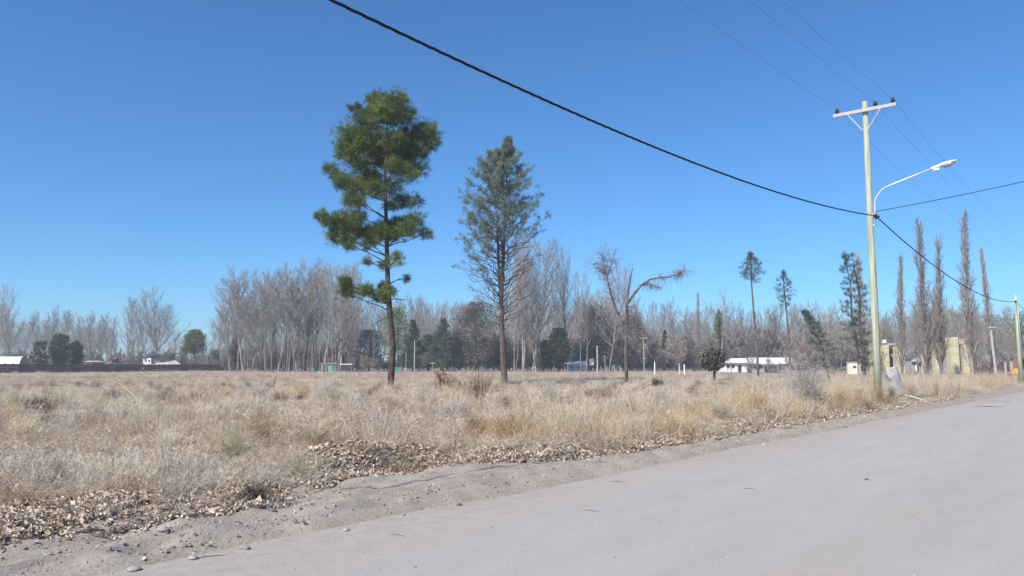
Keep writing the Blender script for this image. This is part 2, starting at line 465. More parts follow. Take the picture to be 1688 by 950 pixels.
sheet('ground', axis(0, 26, .09, -300, 900), axis(6.2, 11.2, .06, -700, 700),
      lambda x, y, s, t: hgt(x, y), 'ground', 'field',
      lambda x, y, s, t: sstep(-.25, .45, t - t_leaf(s) + (fbm(s * 1.3, t * 1.3, 9) - .5) * 1.2) * (t > 0))
def road_z(x, y, s, t):
    e = 6.55 + (fbm(s / 3.0, s * 0, 21) - .5) * .35
    return (fbm(s / 4, t / 1.2, 22) - .5) * .02 - .10 * sstep(e - .35, e + .3, t) - .10 * (1 - sstep(-9.6, -9.2, t)) + .012 * np.exp(-((t - 5.8) / .3) ** 2) - .012 * np.exp(-((t - 4.6) / .5) ** 2)
sheet('road', axis(0, 20, .2, -200, 800, 1.1), axis(4, 7.1, .1, -10, 7.05, 1.12), road_z, 'road', 'edge',
      lambda x, y, s, t: np.maximum(sstep(4.6, 6.5, t + (fbm(s / 1.8, t, 23) - .5) * 1.6) * .9, .55 * np.exp(-((t - 2.2 + (fbm(s / 6, t * 0, 24) - .5)) / .5) ** 2) * fbm(s / 2, t / .6, 25)))

# ------------------------------------------------------------------ scatter (stuff)
def scatter(name, pos, rot, scl, idx, protos, kind='stuff', label=None):
    me = bpy.data.meshes.new(name)
    n = len(pos)
    me.vertices.add(n); me.vertices.foreach_set("co", np.asarray(pos, np.float32).ravel())
    a = me.attributes.new("turn", 'FLOAT_VECTOR', 'POINT'); a.data.foreach_set("vector", np.asarray(rot, np.float32).ravel())
    a = me.attributes.new("size", 'FLOAT_VECTOR', 'POINT'); a.data.foreach_set("vector", np.asarray(scl, np.float32).ravel())
    a = me.attributes.new("pick", 'INT', 'POINT'); a.data.foreach_set("value", np.asarray(idx, np.int32))
    o = link(name, me); o['kind'] = kind
    if label: o['label'] = label
    g = bpy.data.node_groups.new(name + "_nodes", 'GeometryNodeTree')
    g.interface.new_socket("Geometry", in_out='INPUT', socket_type='NodeSocketGeometry')
    g.interface.new_socket("Geometry", in_out='OUTPUT', socket_type='NodeSocketGeometry')
    N, L = g.nodes, g.links
    gi, go = N.new('NodeGroupInput'), N.new('NodeGroupOutput')
    def named(t, nm):
        q = N.new('GeometryNodeInputNamedAttribute'); q.data_type = t; q.inputs[0].default_value = nm; return q.outputs[0]
    r, s, p = named('FLOAT_VECTOR', 'turn'), named('FLOAT_VECTOR', 'size'), named('INT', 'pick')
    er = N.new('FunctionNodeEulerToRotation'); L.new(r, er.inputs[0])
    j = N.new('GeometryNodeJoinGeometry')
    for k, pr in enumerate(protos):
        c = N.new('FunctionNodeCompare'); c.data_type = 'INT'; c.operation = 'EQUAL'
        L.new(p, c.inputs[2]); c.inputs[3].default_value = k
        ob = N.new('GeometryNodeObjectInfo'); ob.inputs['Object'].default_value = pr; ob.inputs['As Instance'].default_value = True
        ip = N.new('GeometryNodeInstanceOnPoints')
        L.new(gi.outputs[0], ip.inputs['Points']); L.new(c.outputs[0], ip.inputs['Selection'])
        L.new(ob.outputs['Geometry'], ip.inputs['Instance']); L.new(er.outputs[0], ip.inputs['Rotation']); L.new(s, ip.inputs['Scale'])
        L.new(ip.outputs[0], j.inputs[0])
    L.new(j.outputs[0], go.inputs[0])
    md = o.modifiers.new("scatter", 'NODES'); md.node_group = g
    return o
def proto(name, me): return bpy.data.objects.new(name, me)     # kept out of the scene, only instanced

rng = np.random.default_rng(7)
rnd = random.Random(11)

def tuft(name, m, n, h, spread, w, lean, seed, bend=.4, seedhead=0.0):
    r = random.Random(seed); b = MB()
    for _ in range(n):
        a = r.uniform(0, 6.283); q = abs(r.gauss(0, spread))
        p = Vector((math.cos(a) * q, math.sin(a) * q, -.03))
        a2 = a + r.gauss(0, .8); k = abs(r.gauss(0, lean)); hh = h * r.uniform(.45, 1.15)
        d = Vector((math.cos(a2) * k, math.sin(a2) * k, 1)).normalized()
        o = Vector((math.cos(a2), math.sin(a2), 0)) * hh * bend * r.uniform(0, 1)
        side = d.cross(Vector((r.gauss(0, 1), r.gauss(0, 1), r.gauss(0, .3)))).normalized()
        pts = [p, p + d * hh * .4 + o * .12, p + d * hh * .75 + o * .5, p + d * hh * (1 - .3 * bend) + o]
        b.blade(pts, w, side)
        if seedhead and r.random() < seedhead:
            for _ in range(4):
                e = pts[2].lerp(pts[3], r.random())
                b.blade([e, e + Vector((r.gauss(0, .03), r.gauss(0, .03), .03)), e + Vector((r.gauss(0, .05), r.gauss(0, .05), .07))], w * 1.3, side)
    return proto(name, b.mesh(name, m))
def weed(name, m, n, h, w, seed, spread=.6, sub=5):
    """Dry branching weed: wiry stems that fork towards the top."""
    r = random.Random(seed); b = MB()
    for _ in range(n):
        a = r.uniform(0, 6.283); k = abs(r.gauss(0, spread))
        d = Vector((math.cos(a) * k, math.sin(a) * k, 1)).normalized(); hh = h * r.uniform(.5, 1.1)
        p = Vector((r.gauss(0, .05), r.gauss(0, .05), -.03)); side = d.orthogonal().normalized()
        pts = [p]
        for i in range(3):
            d = (d + Vector((r.gauss(0, .18), r.gauss(0, .18), .05))).normalized(); pts.append(pts[-1] + d * hh / 3)
        b.blade(pts, w, side)
        for _ in range(sub):
            t = r.uniform(.25, 1); i = min(2, int(t * 3)); q = pts[i].lerp(pts[i + 1], t * 3 - i)
            e = (d + Vector((r.gauss(0, .7), r.gauss(0, .7), r.gauss(.1, .4)))).normalized() * hh * r.uniform(.15, .4)
            mid = q + e * .5 + Vector((r.gauss(0, .02), r.gauss(0, .02), .01))
            b.blade([q, mid, q + e], w * .7, e.orthogonal().normalized())
            for _ in range(2):
                g = (e.normalized() + Vector((r.gauss(0, .8), r.gauss(0, .8), r.gauss(0, .5)))).normalized() * hh * .12
                b.blade([mid, mid + g * .5, mid + g], w * .6, g.orthogonal().normalized())
    return proto(name, b.mesh(name, m))

# ------------------------------------------------------------------ power pole beside the road
def catenary(a, b, sag, n=40):
    a, b = Vector(a), Vector(b)
    return [a.lerp(b, i / n) - Vector((0, 0, 4 * sag * (i / n) * (1 - i / n))) for i in range(n + 1)]
PX, PY = gx(1449, 30.0), 30.0
ACROSS = Vector((RY, -RX, 0))                                 # across the road, towards its far side
ALONG = Vector((RX, RY, 0))
pole = thing('utility_pole', 'tall greenish wooden power pole with crossarm and street lamp beside the dirt road', 'utility pole', (PX, PY, hz(PX, PY)))
pz = hz(PX, PY)
TOP = P(1428, 168, 30).z - pz
b = MB()
b.tube([(0, 0, -.4), (0, 0, 3), (0, 0, 7), (0, 0, TOP - .02), (0, 0, TOP)], [.142, .134, .120, .106, .099], 14, True)
b.obj('pole', 'pole_wood', pole, True)
zc = P(1428, 184, 30).z - pz
azc = math.atan2(ACROSS.y, ACROSS.x)
off = -ALONG * .165                                            # the arm is bolted to the camera side
b = MB(); b.box(Vector((0, 0, zc)) + off, (2.35, .11, .13), azc); o = b.obj('crossarm', 'arm_wood', pole); b.bevel(o, .008)
for s in (-1, 1):
    b = MB()
    b.tube([off * .85 + Vector((0, 0, zc - .78)) + ACROSS * .10 * s, off * 1.32 + ACROSS * .62 * s + Vector((0, 0, zc - .05))], [.024, .024], 6, True)
    b.obj('brace', 'galv', pole)
INS = [-1.02, .42, 1.06]
for k, d in enumerate(INS):
    b = MB(); c = ACROSS * d + off + Vector((0, 0, zc + .055))
    b.tube([c, c + Vector((0, 0, .1))], [.018, .018], 6, True)
    o = b.obj('insulator', 'insul', pole)
    b = MB()
    prof = [(.02, .05), (.075, .06), (.095, .085), (.06, .11), (.085, .125), (.07, .16), (.045, .18), (.06, .2), (.035, .235), (.0, .24)]
    b.tube([c + Vector((0, 0, z)) for r_, z in prof], [r_ + .001 for r_, z in prof], 12)
    b.obj('bell', 'insul', o, True)
zl = P(1443, 372, 30).z - pz
ztip = P(1552, 279, 28.6).z - pz
arm = []
for i in range(25):
    q = i / 24
    ang = q * R(78)
    arm.append(q)
b = MB()
up0 = zl; p0 = ACROSS * .185
pts = [p0 + Vector((0, 0, zl - .15)), p0 + Vector((0, 0, zl + .5))]
zk, rr = zl + .75, .75
for i in range(1, 10):
    w = R(76) * i / 9
    pts.append(p0 + ACROSS * (rr * (1 - math.cos(w))) + Vector((0, 0, zk + rr * math.sin(w))))
tip = ACROSS * 2.26 + Vector((0, 0, ztip + .02))
pts.append(tip)
b.tube(pts, [.034] * len(pts), 10, True)
b.obj('lamp_arm', 'galv', pole, True)
for z in (zl, zl + .42):
    b = MB(); b.box(ACROSS * .14 + Vector((0, 0, z)), (.15, .12, .05), azc); b.obj('clamp', 'galv', pole)
# lamp head: a tapered shell with a glass bowl under it
hd = (ACROSS + Vector((0, 0, .20))).normalized(); sdv = Vector((-hd.y, hd.x, 0)).normalized(); upv = hd.cross(sdv) * -1
if upv.z < 0: upv = -upv
def loft(b, secs, n=14):
    base = len(b.v)
    for c, w, h0, h1 in secs:
        for k in range(n):
            a = 2 * math.pi * k / n
            y = math.cos(a) * w; z = math.sin(a)
            b.v.append(c + sdv * y + upv * (z * (h1 if z > 0 else h0)))
    for i in range(len(secs) - 1):
        for k in range(n):
            q = (k + 1) % n
            b.f.append((base + i * n + k, base + i * n + q, base + (i + 1) * n + q, base + (i + 1) * n + k))
    b.f.append(tuple(base + k for k in range(n))[::-1]); b.f.append(tuple(base + (len(secs) - 1) * n + k for k in range(n)))
t0 = tip
hd, sdv, upv = hd * .84, sdv * .84, upv * .84
b = MB()
loft(b, [(t0 + hd * -.06, .05, .05, .05), (t0 + hd * .0, .085, .08, .075), (t0 + hd * .30, .10, .10, .085), (t0 + hd * .34, .12, .06, .09), (t0 + hd * .55, .165, .03, .105), (t0 + hd * .8, .16, .02, .09), (t0 + hd * .97, .10, .015, .05), (t0 + hd * 1.02, .03, .01, .015)])
head = b.obj('lamp_head', 'lamp_white', pole, True)
b = MB()
loft(b, [(t0 + hd * .37 - upv * .03, .09, .03, .02), (t0 + hd * .45 - upv * .03, .13, .10, .02), (t0 + hd * .62 - upv * .025, .145, .13, .02), (t0 + hd * .8 - upv * .02, .13, .11, .02), (t0 + hd * .93 - upv * .015, .07, .05, .015)])
b.obj('lens', 'lens', head, True)
b = MB(); b.box(t0 + hd * .15 - upv * .10, (.20, .10, .07), azc); b.obj('gear_box', 'lamp_white', head)
zcab = P(1445, 357, 30).z
b = MB(); b.tube([ACROSS * r_ * .97 + Vector((0, 0, z)) + ALONG * -.02 for z, r_ in ((.9, .141), (3, .135), (4.4, .130), (5.6, .125))], [.018, .02, .02, .016], 6, True); b.obj('crack_strip', 'log', pole)  # thin dark strip put in for the crack line down the pole
b = MB(); b.box(Vector((0, 0, zcab - pz)) + ACROSS * .2, (.12, .12, .16), azc); b.tube([ACROSS * .2 + Vector((0, 0, zcab - pz - .12)), ACROSS * .34 + Vector((0, 0, zcab - pz - .02))], [.03, .05], 8, True)
b.obj('cable_clamp', 'insul', pole)

# second, shorter pole farther along the road
QX, QY = gx(1684, 66.0), 66.0
qz = hz(QX, QY)
p2 = thing('utility_pole', 'short greenish wooden pole carrying the service cable farther along the road', 'utility pole', (QX, QY, qz))
b = MB(); qt = P(1668, 487, 66).z - qz
b.tube([(0, 0, -.4), (0, 0, 3), (0, 0, qt)], [.20, .17, .13], 10, True); b.obj('pole', 'pole_wood', p2, True)
zq = P(1668, 497, 66).z
b = MB(); b.box((-.12, -.12, zq - qz), (.14, .14, .12), azc); b.obj('cable_clamp', 'insul', p2)
b = MB(); b.box((.14, .02, qt - 2.7), (.10, .22, 1.1), azc); b.obj('meter_box', 'greywall', p2)

# cables (each hangs from the poles, so each is a thing of its own)
base = Vector((PX, PY, 0)) + ACROSS * .2
def on_line(u, v, t0):                                        # where the sight line crosses the vertical plane over the verge
    d = ray(u, v); k = t0 / (-RY * d[0] + RX * d[1])
    return Vector((d[0] * k, d[1] * k, EYE + d[2] * k))
tl0 = -RY * base.x + RX * base.y
a = on_line(545, 0, tl0)
mid = on_line(1050, 231, tl0)
A0 = Vector((base.x, base.y, zcab))
s0, s1, sm = (RX * q.x + RY * q.y for q in (A0, a, mid))
cf = np.polyfit([s0, sm, s1], [A0.z, mid.z, a.z], 2)
b = MB(); pts = []
for k in range(90):
    s = s0 - (s0 + 14) * k / 89
    x, y = xy(s, tl0); pts.append(Vector((x, y, float(np.polyval(cf, s)))))
def helix(path, off, k):
    L = 0; out = []
    dense = [path[i].lerp(path[i + 1], j / 9) for i in range(len(path) - 1) for j in range(9)]
    for i, p in enumerate(dense):
        if i: L += (p - dense[i - 1]).length
        w = L / .85 * 2 * math.pi + k * 2.094
        out.append(p + ACROSS * math.cos(w) * off + Vector((0, 0, math.sin(w) * off)))
    return out
for k in range(3): b.tube(helix(pts, .0125, k), [.0125] * 801, 5)
tag(b.obj('service_cable', 'cable', None, True), 'thick black twisted cable sagging from the power pole across the whole sky', 'cable', 'cables and wires on the poles')
A1 = Vector((QX, QY, zq))
b = MB()
d = (A1 - A0); pts = catenary(A0, A1, 1.02, 50)
b.tube(pts, [.024] * len(pts), 6); tag(b.obj('service_cable', 'cable', None, True), 'black cable dipping from the tall lamp pole to the short pole', 'cable', 'cables and wires on the poles')
b = MB(); x, y = xy(RX * QX + RY * QY + 46, -RY * QX + RX * QY); pts = catenary(A1, (x, y, zq - .3), 1.0, 30)
b.tube(pts, [.022] * len(pts), 6); tag(b.obj('service_cable', 'cable', None, True), 'black cable leaving the short pole away from the lamp pole', 'cable', 'cables and wires on the poles')
b = MB(); e = P(1688, 285, 26.2); s_ = base + Vector((0, 0, P(1450, 350, 30).z)); d = e - s_
pts = catenary(s_, s_ + d * 3.2, .35, 40)
b.tube(pts, [.013] * len(pts), 5); tag(b.obj('service_cable', 'cable', None, True), 'thin black cable crossing the road, climbing away from the lamp pole', 'cable', 'cables and wires on the poles')
for k, (d, nm) in enumerate(zip(INS, ('field end of', 'middle of', 'road end of'))):
    c = Vector((PX, PY, pz)) + ACROSS * d + off + Vector((0, 0, zc + .22))
    pts = catenary(c - ALONG * 62, c, .75, 40)[:-1] + catenary(c, c + ALONG * 62, .9, 40)
    b = MB(); b.tube(pts, [.0052] * len(pts), 4)
    tag(b.obj('power_line', 'wire', None, True), 'thin grey power line running from the %s the crossarm' % nm, 'power line', 'cables and wires on the poles')

# ------------------------------------------------------------------ trees
def limb(b, p, q, r0, r1, rng, segs=4, wob=.06, sides=5):
    L = (q - p).length; pts = [p]
    for i in range(1, segs):
        t = i / segs
        pts.append(p.lerp(q, t) + Vector((rng.gauss(0, wob), rng.gauss(0, wob), rng.gauss(0, wob))) * L * .5)
    pts.append(q)
    b.tube(pts, [r0 + (r1 - r0) * i / segs for i in range(segs + 1)], sides)
    return pts
def along(pts, t):
    k = t * (len(pts) - 1); i = min(len(pts) - 2, int(k)); return pts[i].lerp(pts[i + 1], k - i)
def bare_tree_meshes(name, seed, H=10.0, r0=.16, first=.3, n1=14, ang=(28, 42), len1=.36, n2=8, n3=5, fork=1, twig=.012, lean=0.0, narrow=1.0, barkm='bark_grey', twigm='twig_grey', droop=0.0, n4=0, straight=1.0):
    """A leafless tree of height H: trunk with limbs, and the crown of fine branches."""
    r = random.Random(seed); T, K = MB(), MB()
    stems = []
    for f in range(fork):
        a = r.uniform(0, 6.283); tilt = 0 if fork == 1 else r.uniform(.12, .3)
        pts = [Vector((math.cos(a) * .1 * (fork > 1), math.sin(a) * .1 * (fork > 1), -.3))]
        d = Vector((math.cos(a) * tilt + lean, math.sin(a) * tilt, 1)).normalized(); n = 9
        hh = H * (1 if f == 0 else r.uniform(.75, .98))
        for i in range(n):
            d = (d + Vector((r.gauss(0, .05 * straight), r.gauss(0, .05 * straight), .04))).normalized(); pts.append(pts[-1] + d * hh / n)
        k = (.8 if fork > 1 else 1)
        T.tube(pts, [r0 * k * (1.15 if i == 0 else (1 - .93 * i / n)) for i in range(n + 1)], 7)
        stems.append((pts, hh))
    for pts, hh in stems:
        for i in range(n1):
            t = first + (.97 - first) * (i + r.random()) / n1
            p = along(pts, t); a = i * 2.4 + r.uniform(-.5, .5); w = R(r.uniform(*ang)) * (1 - .3 * t)
            L = hh * len1 * (1.0 - .62 * max(0, (t - first) / (1 - first))) * r.uniform(.75, 1.15)
            d = Vector((math.cos(a) * math.sin(w) * narrow, math.sin(a) * math.sin(w) * narrow, math.cos(w)))
            q = p + d * L * .55; e = q + (d + Vector((0, 0, .35 - droop))).normalized() * L * .5
            rr = r0 * .36 * (1 - .75 * t)
            bp = [p, p.lerp(q, .5) + Vector((r.gauss(0, .02), r.gauss(0, .02), 0)) * L, q, q.lerp(e, .5), e]
            T.tube(bp, [rr, rr * .85, rr * .65, rr * .42, rr * .2], 5)
            for j in range(n2):
                u = .22 + .76 * (j + r.random()) / n2
                s = along(bp, u); dd = (d * .7 + Vector((r.gauss(0, .55), r.gauss(0, .55), r.gauss(.35 - droop, .3)))).normalized()
                L2 = L * .42 * (1.1 - .6 * u) * r.uniform(.6, 1.2); m_ = s + dd * L2 * .5; e2 = m_ + (dd + Vector((r.gauss(0, .3), r.gauss(0, .3), .15 - droop))).normalized() * L2 * .5
                K.tube([s, m_, e2], [twig * 1.9, twig * 1.4, twig * .5], 3)
                for k in range(n3):
                    f = .25 + .75 * r.random(); g = s.lerp(m_, f * 2) if f < .5 else m_.lerp(e2, f * 2 - 1)
                    d3 = (dd + Vector((r.gauss(0, .6), r.gauss(0, .6), r.gauss(.15 - droop, .45)))).normalized()
                    L3 = L2 * r.uniform(.35, .75)
                    g2 = g + d3 * L3
                    K.twig(g, g2, twig)
                    for _ in range(n4):
                        h = g.lerp(g2, r.uniform(.2, .9)); d4 = (d3 + Vector((r.gauss(0, .7), r.gauss(0, .7), r.gauss(.1 - droop, .5)))).normalized()
                        K.twig(h, h + d4 * L3 * r.uniform(.35, .7), twig * .8)
    return T.mesh('trunk', barkm), K.mesh('crown', twigm)
def make_tree(name, meshes, label, cat='tree', group=None, leaf=None):
    t = thing(name, label, cat, (0, 0, 0), group)
    link('trunk', meshes[0], t); link('crown', meshes[1], t)
    if leaf: link('foliage', leaf, t)
    return t
protos = {}
for k in range(5):
    protos['poplar', k] = bare_tree_meshes('bare_poplar', 100 + k, r0=.12, first=.22, n1=24, ang=(18, 34), len1=.36, n2=10, n3=7, twig=.0095)
for k in range(4):
    protos['leaner', k] = bare_tree_meshes('bare_poplar', 130 + k, r0=.12, first=.32, n1=22, ang=(24, 50), len1=.42, n2=11, n3=7, twig=.009, lean=.16 * (-1) ** k)
for k in range(3):
    protos['broad', k] = bare_tree_meshes('bare_tree', 160 + k, r0=.14, first=.26, n1=20, ang=(30, 58), len1=.48, n2=11, n3=7, twig=.0085, fork=2)
for k in range(4):
    protos['lombardy', k] = bare_tree_meshes('lombardy_poplar', 190 + k, r0=.13, first=.05, n1=76, ang=(10, 26), len1=.21, n2=9, n3=5, twig=.0075, barkm='bark_grey', twigm='twig_mauve', straight=.3)
for k in range(3):
    protos['column', k] = bare_tree_meshes('columnar_poplar', 220 + k, r0=.12, first=.08, n1=54, ang=(10, 20), len1=.26, n2=8, n3=6, twig=.0095, straight=.4)
for k in range(3):
    protos['thicket', k] = bare_tree_meshes('bare_thicket', 250 + k, r0=.09, first=.08, n1=13, ang=(25, 60), len1=.5, n2=10, n3=8, twig=.042, fork=4, barkm='twig_brown', twigm='twig_brown')
protos['thin_shrub', 0] = bare_tree_meshes('bare_shrub', 255, r0=.10, first=.1, n1=11, ang=(25, 55), len1=.5, n2=8, n3=6, twig=.03, fork=4)
protos['redbush', 0] = bare_tree_meshes('reddish_shrub', 260, r0=.08, first=.06, n1=14, ang=(25, 65), len1=.55, n2=10, n3=8, twig=.03, fork=4, barkm='twig_red', twigm='twig_red')
protos['sapling', 0] = bare_tree_meshes('bare_sapling', 270, r0=.10, first=.35, n1=9, ang=(14, 26), len1=.3, n2=6, n3=4, twig=.009)
protos['sapling', 1] = bare_tree_meshes('bare_sapling', 271, r0=.10, first=.45, n1=9, ang=(14, 26), len1=.3, n2=6, n3=4, twig=.009, lean=.05)
first_of = {}
ORD = 'first second third fourth fifth sixth seventh eighth ninth tenth eleventh twelfth thirteenth fourteenth fifteenth sixteenth seventeenth eighteenth nineteenth twentieth twenty-first twenty-second twenty-third twenty-fourth twenty-fifth twenty-sixth twenty-seventh twenty-eighth twenty-ninth thirtieth'.split()
def plant(kind, k, name, u, vtop, Y, label, group=None, wide=1.0, rz=None, cat='bare tree'):
    H = P(u, vtop, Y).z
    x = gx(u, Y); z = hz(x, Y) - .1
    sc = H / 10.0 * 1.0
    rz = rnd.uniform(0, 6.28) if rz is None else rz
    key = (kind, k)
    if key not in first_of:
        t = make_tree(name, protos[key], label, cat, group); first_of[key] = t
        t.location, t.rotation_euler, t.scale = (x, Y, z), (0, 0, rz), (sc * wide, sc * wide, sc)
        return t
    t = dup(first_of[key], (x, Y, z), rz, (sc * wide, sc * wide, sc), label)
    t.name = name; t['category'] = cat
    if group: t['group'] = group
    elif 'group' in t: del t['group']
    return t

# far woods that read as one haze of twigs
def wood(name, spots, kinds, label, seed):
    r = random.Random(seed); pos, rot, scl, idx = [], [], [], []
    pr = []
    for kk in kinds:
        for q in (0, 1): pr.append(proto('far_tree', protos[kk][q]))
    for u0, u1, v0, v1, Y0, Y1, n in spots:
        for i in range(n):
            u = u0 + (u1 - u0) * (i + r.random()) / n; Y = r.uniform(Y0, Y1); H = P(u, r.uniform(v0, v1), Y).z / 10
            k = r.randrange(len(kinds)); rz = r.uniform(0, 6.28); w = r.uniform(.8, 1.25)
            for q in (0, 1):
                pos.append((gx(u, Y), Y, 0)); rot.append((0, 0, rz)); scl.append((H * w, H * w, H)); idx.append(k * 2 + q)
    return scatter(name, pos, rot, scl, idx, pr, 'stuff', label)
wood('far_wood', [(1030, 1460, 500, 545, 290, 360, 70), (1030, 1480, 530, 570, 255, 300, 44), (1450, 1800, 505, 545, 280, 350, 60), (560, 1040, 490, 535, 290, 360, 70), (-160, 190, 520, 550, 300, 360, 34), (190, 560, 535, 570, 290, 340, 22), (380, 600, 500, 545, 225, 250, 22)],
     [('poplar', 0), ('poplar', 1), ('poplar', 2), ('poplar', 4), ('broad', 1)], 'hazy mass of bare grey trees far behind the field', 3)
wood('undergrowth', [(370, 620, 560, 590, 218, 240, 46), (-160, 370, 574, 594, 262, 290, 44), (370, 700, 582, 600, 196, 215, 60), (690, 1060, 545, 592, 206, 225, 90), (1030, 1210, 545, 590, 215, 245, 70), (1190, 1460, 540, 585, 232, 270, 100), (1440, 1800, 575, 596, 150, 190, 44), (-160, 380, 575, 597, 225, 255, 60)],
     [('thicket', 0), ('thicket', 1), ('thicket', 2)], 'brown leafless thicket along the far edge of the field', 4)

# --- the tall pine, clump by clump
def clump_points(c, r, n, rng, squash=.8, shell=.55):
    d = rng.normal(size=(n, 3)); d /= np.linalg.norm(d, axis=1)[:, None]
    q = (shell + (1 - shell) * rng.random(n)) ** 1.0
    q = np.where(rng.random(n) < .25, rng.random(n), q)
    q = np.where(rng.random(n) < .16, 1 + .45 * rng.random(n), q)
    return np.array(c) + d * (q * r)[:, None] * np.array((1, 1, squash))
def clump_tree(name, label, stems, clumps, Y, bark, leafm, depth, dens=44, nper=12, nlen=.30, nw=.022, cat='tree', seed=1, limb_r=.06, group=None, dead=()):
    g = np.random.default_rng(seed); r = random.Random(seed)
    base = P(stems[0][0][0], stems[0][0][1], Y); base.z = hz(base.x, Y)
    t = thing(name, label, cat, base, group)
    T = MB(); axes = []
    for stm in stems:
        pts = [P(u, v, Y) - base for u, v, _ in stm]
        pts[0].z = min(pts[0].z, -.15)
        T.tube(pts, [q for _, _, q in stm], 9); axes.append(pts)
    cs, dirs = [], []
    for u, v, rp, f in clumps:
        c = P(u, v, Y) - base; rad = rp / F * Y
        # depth: keep the crown round in plan
        ax = min((along(p, k / 30) for p in axes for k in range(31)), key=lambda q: abs(q.z - c.z + .0) + .15 * abs(q.x - c.x))
        dx = abs(c.x - ax.x); room = math.sqrt(max(0.0, depth ** 2 - min(dx, depth) ** 2))
        dy = g.uniform(-1, 1) * room * .85
        k = 1 + dy / Y
        c = Vector((c.x, c.y + dy, c.z))
        n = max(6, int(dens * f * max(.3, (rad / .8) ** 2)))
        pts = clump_points(c, rad, n, g); cs.append(pts)
        out = pts - np.array(c); dirs.append(out / (np.linalg.norm(out, axis=1)[:, None] + 1e-6) * .9)
        # limb from the stem, starting a little lower
        st_ = min((along(p, q / 40) for p in axes for q in range(41)), key=lambda q: abs(q.z - (c.z - .35 * dx - .25)) + .1 * abs(q.x - c.x))
        bp = limb(T, st_, c, limb_r * (.55 + .25 * rad), .018, r, 4, .05)
        for q in pts[:: max(1, int(len(pts) / (9 * f + 3)))]:
            T.twig(along(bp, r.uniform(.55, 1)), Vector(q), .014)
    for (u0, v0, u1, v1, rr) in dead:
        p, q = P(u0, v0, Y) - base, P(u1, v1, Y) - base; q.y += r.uniform(-.8, .8)
        bp = limb(T, p, q, rr, .008, r, 4, .09)
        for _ in range(10):
            s = along(bp, r.uniform(.35, 1)); T.twig(s, s + Vector((r.gauss(0, .3), r.gauss(0, .3), r.gauss(.0, .22))), .01)
    link('trunk', T.mesh('trunk', bark), t)
    v, tr = needle_cloud(np.concatenate(cs), nper, nlen, nw, g, .3, np.concatenate(dirs))
    c = link('crown', tri_mesh('crown', v, tr, leafm), t)
    return t
Z = lambda x, y, r, f=1.0: (500 + x / 2.375, 130 + y / 2.375, r / 2.375, f)
pine = [Z(*c) for c in [(335, 82, 40), (300, 105, 42), (375, 100, 40), (248, 100, 26), (200, 115, 24), (240, 160, 52), (335, 160, 60), (405, 160, 46), (180, 225, 52), (265, 225, 60), (345, 235, 66), (425, 220, 56), (485, 205, 46), (500, 252, 34), (168, 290, 42), (222, 315, 52), (305, 305, 45), (392, 305, 48), (452, 285, 42), (235, 350, 34), (455, 352, 34, .8), (375, 368, 42), (420, 395, 38, .8), (345, 415, 40, .7), (270, 385, 40), (330, 120, 55), (285, 270, 50), (210, 270, 50), (370, 270, 50),
    (108, 355, 28), (150, 400, 40), (205, 425, 46), (250, 410, 38), (190, 475, 38), (292, 450, 40), (232, 492, 26), (372, 455, 42, .8), (430, 470, 30, .7), (340, 500, 20, .8),
    (68, 538, 26), (112, 568, 40), (155, 550, 38), (130, 615, 38), (190, 590, 46), (222, 550, 34), (178, 645, 30), (252, 590, 42), (300, 570, 42), (330, 558, 32), (390, 560, 42, .75), (442, 552, 34, .75), (420, 602, 36, .9), (480, 606, 26, .9), (372, 590, 36, .9), (252, 640, 30), (310, 612, 36), (352, 620, 30),
    (252, 715, 14, .5), (380, 720, 30, .7), (320, 732, 22, .5), (165, 800, 27, 1.2), (170, 835, 25, 1.2), (218, 822, 20), (260, 832, 26), (300, 808, 24), (288, 848, 22), (340, 838, 26), (330, 862, 16), (395, 775, 11, .4)]]
clump_tree('pine_tree', 'tall dark green pine with billowing clumps on a bare dark trunk in the dry field', [[(643, 645, .25), (646, 600, .235), (648, 572, .22), (643, 521, .205), (639, 470, .19), (638, 420, .165), (636, 350, .13), (635, 290, .10), (637, 220, .06), (642, 170, .03)]],
    pine, 55.0, 'bark_pine', 'needles_pine', 2.6, dens=170, nper=15, nlen=.36, nw=.028, seed=5, limb_r=.07,
    dead=[(639, 432, 590, 434, .04), (640, 470, 674, 452, .04), (641, 490, 600, 497, .06), (642, 497, 676, 495, .035), (643, 510, 668, 545, .03), (644, 520, 605, 540, .03), (645, 540, 675, 560, .03), (646, 552, 622, 572, .025), (640, 445, 668, 432, .03)])

